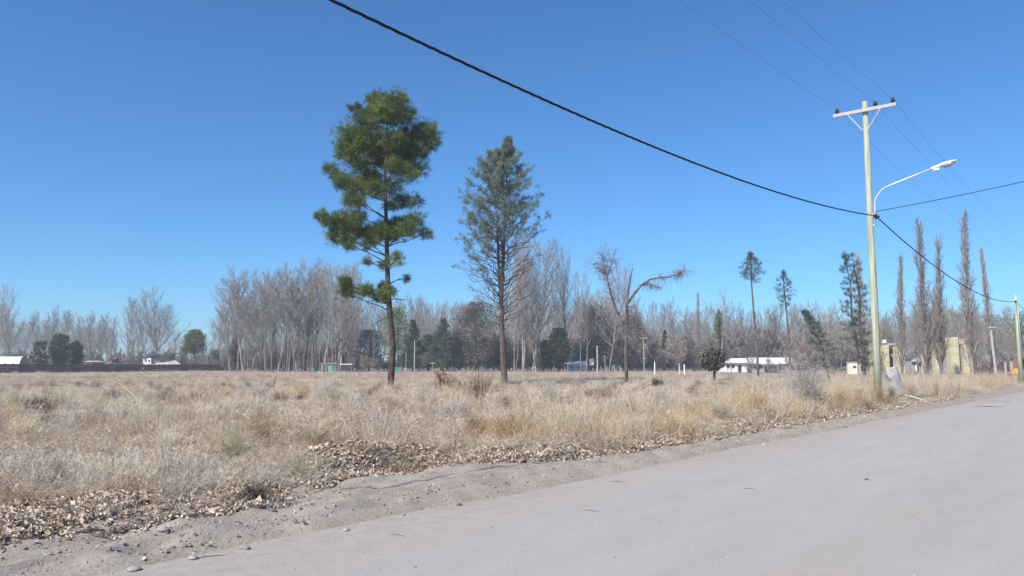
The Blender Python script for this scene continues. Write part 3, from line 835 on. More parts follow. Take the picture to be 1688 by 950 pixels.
# --- the lighter conifer beside it, thin crown on two leaders
def thin_conifer(name, label, stems, Y, prof, v0, nbr, leafm, bark, seed, fol=1.0, bare_until=None, tuft_len=.28, up=(.5, 1.0), nsub=7, cat='tree', nw=.02, nper=9, group=None, side=None, ntuft=3):
    """Conifer with ascending branches; prof(v) is the half width of the crown in pixels, foliage only above bare_until."""
    g = np.random.default_rng(seed); r = random.Random(seed)
    base = P(stems[0][0][0], stems[0][0][1], Y); base.z = hz(base.x, Y)
    t = thing(name, label, cat, base, group); T = MB(); axes = []
    for s in stems:
        pts = [P(u, v, Y) - base for u, v, _ in s]
        if s is stems[0]: pts[0].z = -.15
        T.tube(pts, [q for _, _, q in s], 8); axes.append((s, pts))
    cs = []; vtop = min(v for s in stems for _, v, _ in s)
    for i in range(nbr):
        v = v0 + (vtop + 6 - v0) * (i + r.random()) / nbr
        s, pts = r.choice([a for a in axes if a[0][-1][1] <= v <= a[0][0][1]] or [axes[0]])
        k = np.interp(-v, [-q[1] for q in s], range(len(s))) / (len(s) - 1)
        p = along(pts, float(k)); a = i * 2.4 + r.uniform(-.4, .4)
        upk = r.uniform(*up); L = prof(v - 14) / F * Y * r.uniform(.72, 1.1) * (1 if side is None else side(math.cos(a), v))
        if L < .25: L = .25
        h = Vector((math.cos(a), math.sin(a), 0)); q = p + h * L + Vector((0, 0, L * upk))
        rr = .012 + .012 * L
        bp = limb(T, p, q, rr, .008, r, 6, .09, 4)
        for j in range(nsub):
            w = .35 + .65 * (j + r.random()) / nsub; sp_ = along(bp, min(1, w))
            d = (h * .5 + Vector((r.gauss(0, .55), r.gauss(0, .55), r.uniform(0, .8)))).normalized(); e = sp_ + d * L * r.uniform(.12, .30)
            T.twig(sp_, e, .011)
            zz = 603 - (e.z + base.z - EYE) / Y * F * .98
            lim = bare_until(math.cos(a), r) if bare_until else 1e9
            if zz < lim and r.random() < fol:
                for q_ in range(ntuft): cs.append(tuple(sp_.lerp(e, .35 + .65 * r.random()) + Vector((r.gauss(0, .08), r.gauss(0, .08), r.gauss(0, .08)))))
            elif r.random() < .6:
                T.twig(sp_.lerp(e, .5), e + Vector((r.gauss(0, .2), r.gauss(0, .2), r.gauss(.1, .2))), .008)
    link('trunk', T.mesh('trunk', bark), t)
    v, tr = needle_cloud(cs, nper, tuft_len, nw, g, .5)
    link('crown', tri_mesh('crown', v, tr, leafm), t)
    return t
Wc = lambda v: float(np.interp(v, [223, 240, 262, 300, 340, 380, 400, 450, 500, 560], [3, 11, 25, 43, 54, 68, 74, 70, 62, 28]))
thin_conifer('conifer_tree', 'thin pale green conifer with see-through pointed crown, second tallest in the field',
    [[(832, 634, .30), (828, 560, .24), (826, 496, .2), (830, 420, .15), (833, 340, .1), (836, 280, .06), (838, 226, .02)], [(826, 500, .17), (822, 440, .14), (820, 370, .09), (818, 310, .05), (816, 262, .02)]],
    72.0, Wc, 545, 190, 'needles_pale', 'bark_conifer', 21, fol=.85, tuft_len=.32, up=(.5, 1.1), nsub=13, nper=11, nw=.026, ntuft=4,
    bare_until=lambda c, r: r.gauss(424, 22) if c < -.2 else r.gauss(388, 20))
Ws = lambda top, h, w: (lambda v: float(np.interp(v, [top, top + h * .2, top + h * .6, top + h, top + h * 1.1], [3, w * .7, w, w * .6, 3])))
thin_conifer('slender_conifer', 'slender conifer with small tuft crown on a long curved bare stem', [[(1250, 620, .17), (1248, 580, .145), (1243, 520, .12), (1239, 470, .095), (1238, 440, .06), (1237, 412, .03)]], 95.0, Ws(410, 52, 23), 466, 52, 'needles_blue', 'bark_dark', 31, tuft_len=.30, nsub=6, nw=.026, up=(-.1, .7), ntuft=2, nper=7)
thin_conifer('slender_conifer', 'shorter slender conifer with ragged tufts and one low branch', [[(1303, 600, .17), (1299, 540, .14), (1295, 500, .11), (1292, 470, .08), (1292, 442, .03)]], 110.0, Ws(440, 48, 18), 505, 44, 'needles_blue', 'bark_dark', 32, tuft_len=.30, nsub=6, nw=.026, up=(-.2, .5), ntuft=2, nper=7)

pf = lambda *k: (lambda v: float(np.interp(v, [q[0] for q in k], [q[1] for q in k])))
thin_conifer('dark_conifer', 'ragged dark conifer with two leaning stems next to the tall lamp pole',
    [[(1426, 618, .18), (1419, 560, .15), (1416, 480, .1), (1408, 440, .06), (1405, 420, .03)], [(1420, 612, .18), (1413, 570, .15), (1404, 520, .13), (1402, 470, .1), (1396, 440, .06), (1393, 412, .03)]],
    90.0, pf((410, 5), (430, 12), (470, 17), (510, 20), (560, 30), (600, 34), (620, 20)), 606, 120, 'needles_blue', 'bark_dark', 41, fol=.7, tuft_len=.32, up=(-.15, .6), nsub=6, nw=.028, nper=8, ntuft=3)
thin_conifer('leaning_conifer', 'low leaning conifer with a sloping dark green crown behind the grey bush',
    [[(1366, 614, .15), (1358, 580, .12), (1346, 550, .09), (1334, 525, .05), (1321, 506, .02)]],
    85.0, pf((506, 5), (525, 13), (555, 20), (590, 30), (610, 22)), 604, 64, 'needles_blue', 'bark_dark', 43, fol=.7, tuft_len=.3, up=(-.2, .4), nsub=6, nw=.026, nper=8, ntuft=3)

# --- evergreens and spring-green trees along the far edge
def leaf_tree(name, label, u, vtop, vbase, halfw, Y, shape, leafm, seed, n=1500, size=.45, trunk=.25, group=None, skirt=.12, cat='tree', bark='bark_pine'):
    g = np.random.default_rng(seed); r = random.Random(seed)
    base = Vector((gx(u, Y), Y, hz(gx(u, Y), Y))); H = P(u, vtop, Y).z - base.z; Wd = halfw / F * Y
    t = thing(name, label, cat, base, group); T = MB()
    z0 = max(skirt * H, P(u, vbase, Y).z - base.z)
    T.tube([(0, 0, -.2), (.05 * Wd, 0, z0), (0, .03, H * .6), (0, 0, H * .93)], [trunk, trunk * .8, trunk * .45, .03], 8)
    cl = []
    m = 60 if shape in ('dome', 'round') else 34
    for i in range(m):
        q = (i + r.random()) / m; z = z0 + (H - z0) * q
        if shape == 'cone': w = Wd * (1 - q) ** .8 * 1.0
        elif shape == 'dome': w = Wd * math.sqrt(max(0, 1 - q ** 2.2)) * .85
        elif shape == 'round': w = Wd * math.sqrt(max(0, 1 - (2 * q - 1) ** 2)) * .9
        else: w = Wd * (math.sin(math.pi * min(1, .18 + .8 * q)) ** .6)
        for j in range(2 if shape == 'cone' else 3):
            a = r.uniform(0, 6.283); k = w * math.sqrt(r.random()) * .85
            c = Vector((math.cos(a) * k, math.sin(a) * k, z)); rad = Wd * (r.uniform(.15, .28) if shape in ('dome', 'round') else r.uniform(.2, .36)) * (1 - .5 * q if shape == 'cone' else 1)
            cl.append((c, rad))
            T.tube([(0, 0, max(z0 * .8, z - .3 * k)), (c.x * .5, c.y * .5, z - .1 * k), tuple(c)], [.05, .035, .015], 4)
    tot = sum(q ** 2 for _, q in cl)
    pts = np.concatenate([clump_points(c, q, max(4, int(n * q * q / tot)), g, .8, .6) for c, q in cl])
    pts = pts[(pts[:, 2] < H * 1.02) & (pts[:, 2] > z0 * .6)]
    link('trunk', T.mesh('trunk', bark), t)
    v, tr = leaf_cloud(pts, size, g)
    link('crown', tri_mesh('crown', v, tr, leafm), t)
    return t
EV = [('dark_evergreen', 'dark green bushy evergreen rising behind the long brown wall', 97, 552, 602, 19, 185, 'round', 'leaf_dark', 2400, .42),
      ('dark_evergreen', 'small dark evergreen close beside the bushy one behind the wall', 124, 563, 602, 12, 190, 'irr', 'leaf_dark', 1200, .42),
      ('umbrella_pine', 'broad round-topped green tree behind the far end of the brown wall', 319, 545, 580, 27, 236, 'dome', 'leaf_olive', 2600, .42),
      ('dark_cypress', 'dark narrow evergreen at the edge of the bare grove', 385, 542, 604, 10, 205, 'cone', 'leaf_dark', 900, .42),
      ('spring_tree', 'pale yellow-green tree in the gap beside the pine trunk', 572, 524, 590, 24, 235, 'irr', 'leaf_willow', 1500, .42),
      ('spring_tree', 'yellow-green spring tree just behind the tall pine trunk', 655, 508, 590, 30, 240, 'irr', 'leaf_willow', 2000, .42),
      ('dark_conifer', 'dark blue-green conifer directly past the tall pine trunk', 680, 528, 606, 26, 200, 'cone', 'leaf_dark', 2800, .4),
      ('dark_conifer', 'broad dark green conifer between the two big field trees', 730, 526, 608, 34, 196, 'cone', 'leaf_dark', 3200, .4),
      ('dark_evergreen', 'small round dark evergreen with a pole and white house beside it', 922, 542, 606, 26, 192, 'round', 'leaf_dark', 2600, .4),
      ('brown_evergreen', 'large brownish evergreen behind the pale concrete post', 986, 506, 600, 34, 205, 'irr', 'leaf_brown', 2800, .42),
      ('brown_evergreen', 'big brown-grey shaggy tree behind the thin pale conifer', 783, 500, 606, 46, 200, 'irr', 'leaf_brown', 3600, .4),
      ('brown_evergreen', 'shaggy brownish tree low behind the broken bare tree', 1040, 520, 600, 30, 225, 'irr', 'leaf_brown', 1800, .42),
      ('dark_conifer', 'narrow dark conifer in the bare wood past the broken tree', 1097, 545, 606, 13, 225, 'cone', 'leaf_dark', 1000, .42),
      ('ivy_tree', 'snapped tree wrapped in green ivy with a few bare twigs on top', 1188, 512, 560, 10, 175, 'irr', 'leaf_olive', 240, .4),
      ('brown_evergreen', 'low brown bushy tree filling in below the spring-green gap', 608, 545, 604, 28, 205, 'irr', 'leaf_brown', 1500, .42),
      ('spring_tree', 'yellowish green tree behind the yellow ruin pillars', 1640, 520, 585, 36, 230, 'irr', 'leaf_willow', 1300, .4),
      ('spring_tree', 'pale green tree behind the second short pole', 1700, 515, 585, 34, 225, 'irr', 'leaf_willow', 1300, .4),
      ('dark_evergreen', 'dark green bush-like tree filling between the two dark conifers', 706, 552, 608, 18, 202, 'irr', 'leaf_dark', 1000, .4),
      ('dark_evergreen', 'dark green low tree between the broad conifer and the shaggy brown tree', 756, 548, 608, 20, 203, 'irr', 'leaf_dark', 1100, .4),
      ('brown_evergreen', 'low brownish tree tucked behind the thin conifer trunk', 826, 556, 608, 22, 206, 'irr', 'leaf_brown', 1000, .4),
      ('dark_evergreen', 'dark low tree showing through the pale bare trunks', 862, 568, 608, 20, 208, 'irr', 'leaf_dark', 900, .4),
      ('dark_evergreen', 'dark low tree touching the small round evergreen', 896, 562, 608, 18, 200, 'irr', 'leaf_dark', 900, .4),
      ('brown_evergreen', 'low brownish tree above the small white house', 954, 560, 606, 22, 214, 'irr', 'leaf_brown', 1000, .4),
      ('brown_evergreen', 'low olive-brown tree in the wood near the far T-shaped pole', 1130, 555, 606, 24, 222, 'irr', 'leaf_brown', 1000, .4),
      ('spring_tree', 'faint green tree behind the twin bare poplars', 1575, 512, 585, 26, 235, 'irr', 'leaf_willow', 800, .38)]
for i, (nm, lb, u, vt, vb, hw, Y, sh, lm, n, sz) in enumerate(EV):
    leaf_tree(nm, lb, u, vt, vb, hw, Y, sh, lm, 300 + i, int(n * 2.2), sz * .62, cat='tree')
leaf_tree('orchard_tree', 'small field tree with a dense flat-bottomed dark crown on a short trunk', 1177, 574, 609, 27, 78, 'round', 'leaf_brown', 360, 2600, .15, .15, skirt=.2)
leaf_tree('red_shrub', 'reddish brown shrub between the white barn roof and the evergreen', 64, 562, 606, 16, 195, 'irr', 'leaf_brown', 361, 700, .4)

# --- bare trees
GV = 'bare trees in the dense grove'
plant('broad', 0, 'bare_tree', 14, 482, 175, 'tall bare tree with a clear trunk behind the white barn roof', None, .8)
plant('poplar', 3, 'bare_tree', 2, 500, 180, 'dark bare trunk at the edge of the view behind the white barn', None, .8)
for i, (u, v) in enumerate([(-60, 520), (-30, 515), (38, 516), (55, 524), (75, 512), (92, 520), (112, 516), (128, 522), (143, 518), (158, 526), (170, 534)]):
    plant('poplar', i % 5, 'bare_poplar', u, v, 240 + (i * 37) % 40, 'bare poplar behind the dark brown wall, %s counted from the barn side' % ORD[i], 'even row of bare poplars behind the wall', 1.1)
plant('poplar', 1, 'bare_poplar', 206, 494, 232, 'upright bare poplar, tallest above the low chimney roof', None, 1.1)
plant('poplar', 4, 'bare_poplar', 221, 502, 236, 'narrow bare poplar touching the columnar one above the chimney roof', None, .9)
plant('poplar', 2, 'bare_poplar', 236, 512, 240, 'smaller bare poplar just before the spreading tree above the grey house', None, .9)
plant('broad', 1, 'bare_tree', 266, 486, 250, 'spreading bare tree fanning out above the grey-roofed house', None, 1.0)
plant('broad', 2, 'bare_poplar', 250, 505, 246, 'bare poplar beside the spreading tree over the grey house', None, .9)
plant('poplar', 0, 'bare_poplar', 356, 508, 240, 'slim bare poplar next to the round-topped green tree', None, .8)
plant('poplar', 3, 'bare_poplar', 368, 520, 236, 'slim bare poplar at the very start of the dense grove', None, .8)
GR = [(382, 486), (392, 468), (402, 466), (412, 474), (424, 466), (436, 470), (447, 466), (458, 462), (468, 456), (478, 460), (490, 460), (500, 464), (512, 452), (522, 450), (532, 448), (543, 446), (553, 452), (560, 470)]
for i, (u, v) in enumerate(GR):
    plant('leaner' if i % 3 else 'broad', (i * 7 // 3) % (4 if i % 3 else 3), 'bare_poplar', u, v + rnd.uniform(-12, 2), 190 + (i * 13) % 18, 'tall grey bare tree, %s in the dense grove counted from the brown wall' % ORD[i], GV, rnd.uniform(.95, 1.3))
plant('poplar', 4, 'bare_poplar', 557, 462, 182, 'dark-stemmed bare tree with a side fork at the end of the grove', None, 1.0)
for i in range(30):
    u = 402 + i * 5.4 + rnd.uniform(-2, 2)
    plant('sapling', i % 2, 'bare_sapling', u, rnd.uniform(520, 560), 182 + rnd.uniform(-3, 4), 'thin pale trunk at the foot of the grove, %s counted from the brown wall' % ORD[i], 'thin trunks along the foot of the grove', rnd.uniform(.8, 1.1))
plant('sapling', 1, 'bare_sapling', 583, 530, 150, 'lone thin pale trunk leaning beside the green shed', None, .6, 0.0)
plant('sapling', 0, 'bare_sapling', 605, 545, 185, 'thin pale trunk between the dark shed and the tall pine', None, .6)
plant('sapling', 0, 'bare_sapling', 616, 540, 183, 'thin pale trunk closest to the tall pine', None, .6)
for i, (u, v, k, w, lb) in enumerate([(848, 408, 0, .55, 'bare tree leaning just beyond the thin conifer trunk'), (862, 396, 1, .7, 'tall bare tree with pale trunk, first past the thin conifer'), (874, 402, 2, .8, 'tallest spreading bare tree past the thin conifer'), (886, 440, 0, .8, 'bare tree with wide side limbs beside the small dark evergreen'), (935, 430, 1, .6, 'faint bare tree with upswept limbs over the dark evergreen')]):
    plant('broad', k, 'bare_tree', u, v, 185 + i * 3, lb, None, w)
plant('broad', 1, 'bare_tree', 1002, 448, 200, 'faint bare tree behind the broken tree, before its snapped limb', None, .8)
plant('broad', 0, 'bare_tree', 972, 462, 206, 'faint bare tree over the large brownish evergreen', None, .8)
for i, (u, v) in enumerate([(690, 500), (705, 495), (720, 505), (752, 505), (768, 498), (800, 490), (815, 500), (905, 495), (950, 490), (970, 500), (1060, 505), (1075, 500)]):
    plant('poplar', i % 5, 'bare_poplar', u, v, 245 + (i * 29) % 30, 'pale bare poplar behind the evergreens, %s counted from the tall pine' % ORD[i], 'pale poplars behind the evergreens', 1.0)
for i, (u, v) in enumerate([(957, 520), (966, 530)]):
    plant('sapling', i, 'bare_tree', u, v, 120, ['forked pale bare tree standing before the white house', 'thin bare stem beside the forked tree and white house'][i], None, 1.1)
plant('lombardy', 0, 'bare_poplar', 1152, 483, 270, 'small brownish columnar poplar poking above the far wood', None, .8)
plant('sapling', 1, 'bare_tree', 1190, 478, 172, 'bare crooked top rising out of the ivy-covered tree', None, 1.0)
plant('sapling', 0, 'bare_tree', 1206, 572, 130, 'small forked bare tree before the white farmhouse', None, 1.6)
for i, (u, v, Y) in enumerate([(1238, 586, 128), (1272, 590, 124), (1300, 578, 120), (1318, 566, 112), (1345, 580, 118)]):
    plant('thin_shrub', 0, 'bare_shrub', u, v, Y, 'leafless grey shrub, %s of those before the farmhouse counted from its door' % ORD[i], 'leafless shrubs before the farmhouse', 1.1, None, 'shrub')
LOM = [(1487, 422, 118, 0, .92, 'lombardy poplar closest to the lamp pole, shorter of the bare spires'), (1527, 364, 112, 1, 1.0, 'tall bare lombardy poplar, first of the dense pair'), (1552, 393, 112, 2, .95, 'bare lombardy poplar, second and shorter of the dense pair'), (1604, 349, 110, 3, .92, 'tallest bare lombardy poplar, beside the yellow pillars'), (1637, 410, 125, 0, .76, 'slim lombardy poplar rising above the white utility pole')]
for u, v, Y, k, w, lb in LOM:
    plant('lombardy', k, 'lombardy_poplar', u, v, Y, lb, 'bare lombardy poplars by the yellow ruin', w)
plant('column', 1, 'bare_poplar', 1424, 418, 118, 'brownish columnar poplar hidden behind the ragged dark conifer', None, .8)
for i, u in enumerate((1538, 1566, 1513, 1617)):
    plant('broad', i % 3, 'bare_tree', u, 480 + i * 7, 132 + i * 3, ['wispy bare tree between the two dense lombardy poplars', 'wispy bare tree between the dense pair and the yellow pillars', 'wispy bare tree spreading beside the first tall spire', 'wispy bare tree past the tallest spire'][i], None, .6)
for i in range(12):
    u = 1362 + i * 9 + rnd.uniform(-3, 3)
    plant('poplar', i % 5, 'bare_poplar', u, rnd.uniform(512, 540), 150 + rnd.uniform(0, 40), 'bare tree in the stand behind the ragged conifer, %s counted from the farmhouse' % ORD[i], 'bare trunks behind the ragged conifer', .9)

for i, u in enumerate((1462, 1476, 1498, 1512, 1540, 1562, 1582, 1618, 1652, 1668)):
    plant('broad', i % 3, 'bare_tree', u, 522 + (i * 17) % 34, 150 + (i * 23) % 50, 'wispy bare tree behind the yellow ruins, %s counted from the lamp pole' % ORD[i], 'wispy bare trees behind the yellow ruins', .9)
# --- the broken bare tree with an arching limb
def broken_tree():
    Y = 55.0; r = random.Random(77)
    base = P(1033, 640, Y); base.z = hz(base.x, Y)
    t = thing('broken_tree', 'broken bare tree with a snapped stub and one long arching limb', 'bare tree', base)
    T, K = MB(), MB()
    Q = lambda x, y, d=0: P(700 + x / 3.393, 380 + y / 3.393, Y + d) - base
    main = [Vector((0, 0, -.2)), Q(1128, 780), Q(1124, 690), Q(1128, 560), Q(1134, 480), Q(1130, 415)]
    T.tube(main, [.14, .12, .11, .10, .095, .085], 8)
    T.tube([Q(1130, 420), Q(1140, 330), Q(1162, 212)], [.085, .07, .03], 6)
    a = [Q(1130, 415), Q(1165, 365, -.2), Q(1210, 310, -.4), Q(1260, 275, -.6), Q(1320, 262, -.7), Q(1365, 262, -.9), Q(1420, 245, -1), Q(1455, 220, -1.1)]
    T.tube(a, [.09, .085, .075, .065, .05, .04, .025, .01], 6)
    c = [Q(1128, 560), Q(1095, 490, .3), Q(1065, 430, .5), Q(1040, 350, .7), Q(1020, 265, .8), Q(1000, 200, .8), Q(990, 120, .8)]
    T.tube(c, [.09, .085, .08, .07, .055, .035, .012], 6)
    e = [Q(1020, 265, .8), Q(1045, 190, .7), Q(1068, 110, .6)]; T.tube(e, [.04, .03, .01], 5)
    f = [Q(1015, 250, .8), Q(975, 220, .9), Q(940, 190, .9)]; T.tube(f, [.04, .03, .01], 5)
    g = [Q(1210, 310, -.4), Q(1260, 300, -.2), Q(1310, 320, -.1)]; T.tube(g, [.03, .02, .008], 5)
    def spray(path, lo, n, down, L):
        for _ in range(n):
            p = along(path, r.uniform(lo, 1)); d = Vector((r.gauss(0, .7), r.gauss(0, .6), r.gauss(-down, .5))).normalized(); q = p + d * L * r.uniform(.4, 1.1)
            K.tube([p, p.lerp(q, .5) + Vector((0, 0, .04)), q], [.011, .009, .003], 3)
            for _ in range(9):
                s = p.lerp(q, r.uniform(.2, 1)); K.twig(s, s + Vector((r.gauss(0, .3), r.gauss(0, .25), r.gauss(-down * .3, .25))) * L * .7, .006)
    spray(a, .35, 60, .25, .8); spray(a, .8, 40, .0, .9); spray(c, .3, 46, -.3, 1.5); spray(c, .5, 40, -.2, .8); spray(e, .0, 30, -.4, 1.2); spray(f, .0, 30, .0, 1.2); spray(g, .2, 36, .35, .7); spray(main, .5, 60, -.2, 1.0); spray(c, .1, 40, -.1, .9)
    link('trunk', T.mesh('trunk', 'bark_dark'), t); link('crown', K.mesh('crown', 'twig_brown'), t)
broken_tree()

# ------------------------------------------------------------------ buildings and walls along the far edge
def face_box(name, m, parent, u0, u1, v0, v1, Y, depth, base, dz=0.0, taper=1.0):
    """A box whose front spans pixels u0..u1, v0..v1 at distance Y and goes depth metres back."""
    a, c = P(u0, v1, Y), P(u1, v0, Y)
    b = MB(); b.box((Vector(((a.x + c.x) / 2, Y + depth / 2, (a.z + c.z) / 2)) - base), (c.x - a.x, depth, c.z - a.z))
    return b.obj(name, m, parent)
def poly(name, m, parent, pts, off, base):
    b = MB(); b.prism([Vector(p) - base for p in pts], off); return b.obj(name, m, parent)

# long dark panel wall: posts and panels
w0, w1 = Vector((gx(-130, 140), 140, 0)), Vector((gx(396, 236), 236, 0))
wall = thing('panel_wall', 'long low dark brown precast panel wall closing off the far field', 'wall', w0)
wd = (w1 - w0); wL = wd.length; wd.normalize(); wa = math.atan2(wd.y, wd.x); npan = 52
mp, mpost = [], None
for k in range(npan):
    c = wd * (wL * (k + .5) / npan); h = 1.95 + (.06 if (k // 7) % 2 else 0)
    uu = CU + F * ((w0 + c).x / ((w0 + c).y * cp))
    m = 'wallred' if 224 < uu < 243 else 'wallgreen' if 244 < uu < 268 else 'wallbrown'
    for row in range(3):
        key = m
        b = MB(); hh = h / 3; b.box((0, 0, 0), (wL / npan - .16, .07, hh - .02))
        if row == 0 and k == 0: pass
        o = b.obj('panel', m, wall); o.location = c + Vector((0, 0, hh * (row + .5) - .05)); o.rotation_euler = (0, rnd.gauss(0, .002), wa)
pm = None
for k in range(npan + 1):
    if pm is None:
        b = MB(); b.box((0, 0, 1.0), (.15, .17, 2.2)); pm = b.mesh('post', 'wallbrown')
    o = link('post', pm, wall); o.location = wd * (wL * k / npan); o.rotation_euler = (0, 0, wa)

def barn():
    Y = 172.0; base = Vector((gx(15, Y), Y, 0)); t = thing('barn', 'barn with bright white curved sheet roof behind the brown wall', 'barn', base)
    ax = Vector((-.8, -.35, 0)).normalized()                   # ridge direction, its near gable faces the field
    sd = Vector((.35, -.8, 0)).normalized() * 1.0
    ctr = P(38, 604, Y) - base; ctr.z = 1.0
    Wd = 5.2; rise = 2.6; L = 16
    ring = [ctr + sd * (Wd * math.cos(w)) + Vector((0, 0, rise * math.sin(w))) for w in [math.pi * i / 14 for i in range(15)]]
    inner = [p * 1.0 - Vector((0, 0, .08)) for p in ring]
    b = MB(); n = len(ring)
    for k in range(2):
        b.v += [p + ax * (L * k) for p in ring]
    for i in range(n - 1): b.f.append((i, i + 1, n + i + 1, n + i))
    b.v += [p + ax * (L * k) for k in range(2) for p in inner]
    for i in range(n - 1): b.f.append((2 * n + i + 1, 2 * n + i, 3 * n + i, 3 * n + i + 1))
    b.obj('roof', 'whiteroof', t)
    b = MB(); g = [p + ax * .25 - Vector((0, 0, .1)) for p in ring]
    b.prism(g + [ctr - sd * Wd * .98 + ax * .25 - Vector((0, 0, 1.2)), ctr + sd * Wd * .98 + ax * .25 - Vector((0, 0, 1.2))], ax * .2); b.obj('gable_wall', 'greywall', t)  # gable turned from the sun, its shade put into the grey colour
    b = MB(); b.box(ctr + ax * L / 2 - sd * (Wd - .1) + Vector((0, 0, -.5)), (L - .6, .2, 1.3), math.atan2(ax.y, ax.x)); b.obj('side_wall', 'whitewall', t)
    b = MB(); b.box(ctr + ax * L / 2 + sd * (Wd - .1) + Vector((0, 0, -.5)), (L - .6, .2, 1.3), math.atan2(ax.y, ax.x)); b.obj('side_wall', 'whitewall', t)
    for i in range(1, 6):
        b = MB(); b.tube([p + ax * (L * i / 6) + Vector((0, 0, .02)) for p in ring], [.05] * n, 4); b.obj('roof_seam', 'whiteroof', t)
barn()
def shed_with_chimney():
    Y = 200.0; base = Vector((gx(178, Y), Y, 0)); t = thing('house', 'low house with pale sloping roof and dark square chimney behind the wall', 'house', base)
    a = [P(160, 605, Y), P(184, 597, Y), P(192, 599.5, Y), P(192, 606, Y), P(160, 606, Y)]
    poly('wall', 'greywall', t, [P(163, 612, Y), P(163, 604.5, Y), P(184, 598, Y), P(191, 600, Y), P(191, 612, Y)], (0, 7, 0), base)
    poly('roof', 'greyroof', t, [P(158, 605, Y - .5), P(185, 596.4, Y - .5), P(185, 597.4, Y - .5), P(158, 606.2, Y - .5)], (0, 8, 0), base)
    o = face_box('chimney', 'dark', t, 184.5, 191.5, 591.5, 597.5, Y + 1, 1.0, base)
    face_box('chimney_cap', 'greywall', t, 184, 192, 590.6, 591.5, Y + .9, 1.2, base)
    face_box('window', 'glass', t, 170, 176, 603, 606, Y - .08, .1, base)
shed_with_chimney()
def brick_house():
    Y = 205.0; base = Vector((gx(146, Y), Y, 0)); t = thing('house', 'small pink brick house just showing over the brown wall', 'house', base)
    face_box('wall', 'brick', t, 138, 153, 597, 612, Y, 5, base)
    a = P(137, 596.9, Y - .3); c = P(154, 596.9, Y - .3)
    b = MB(); m = (a + c) / 2; w = c.x - a.x
    b.prism([Vector((-w / 2, Y - .3 - base.y, a.z)), Vector((0, Y - .3 - base.y, a.z + .35)), Vector((w / 2, Y - .3 - base.y, a.z))], (0, 5.6, 0)); b.obj('roof', 'pinkroof', t)
    face_box('window', 'glass', t, 143, 147, 599.5, 603, Y - .06, .1, base)
brick_house()
def grey_house():
    Y = 232.0; base = Vector((gx(268, Y), Y, 0)); t = thing('house', 'white house with long grey metal roof above the brown wall', 'house', base)
    # lit end wall on one side, long side's shade put in as grey, with a rising mono-pitch roof
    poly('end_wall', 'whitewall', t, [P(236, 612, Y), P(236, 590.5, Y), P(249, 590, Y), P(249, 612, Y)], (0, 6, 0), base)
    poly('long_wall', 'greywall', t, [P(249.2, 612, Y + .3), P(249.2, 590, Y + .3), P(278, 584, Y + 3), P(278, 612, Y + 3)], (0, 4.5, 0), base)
    poly('roof', 'greyroof', t, [P(234, 590, Y - .6), P(280, 583, Y + 2.2), P(280, 582, Y + 2.2), P(246, 587.2, Y - .3)], (0, 7.4, 0), base)
    for u in (239, 244.5): face_box('window', 'glass', t, u, u + 2.6, 593, 597, Y - .06, .1, base)
    b = MB(); p = P(279, 572, Y + 1) - base; b.tube([Vector((p.x, p.y, 3.5)), p], [.05, .04], 6); b.tube([p + Vector((-.4, 0, 0)), p + Vector((.4, 0, 0))], [.03, .03], 4); b.obj('antenna', 'greywall', t)
    Y2 = 222.0; base = Vector((gx(285, Y2), Y2, 0)); t = thing('house', 'low house with faded pinkish sloping roof beside the grey-roofed house', 'house', base)
    face_box('wall', 'whitewall', t, 246, 297, 602.5, 612, Y2, 5, base)
    poly('roof', 'pinkroof', t, [P(244, 603.5, Y2 - .5), P(299, 604, Y2 - .5), P(296, 599.4, Y2 + 5), P(262, 598.6, Y2 + 5)], (0, 0, .14), base)
    poly('gable', 'greyroof', t, [P(258, 600, Y2 + 5.2), P(288, 594, Y2 + 5.2), P(296, 598.5, Y2 + 5.2)], (0, .3, 0), base)
grey_house()
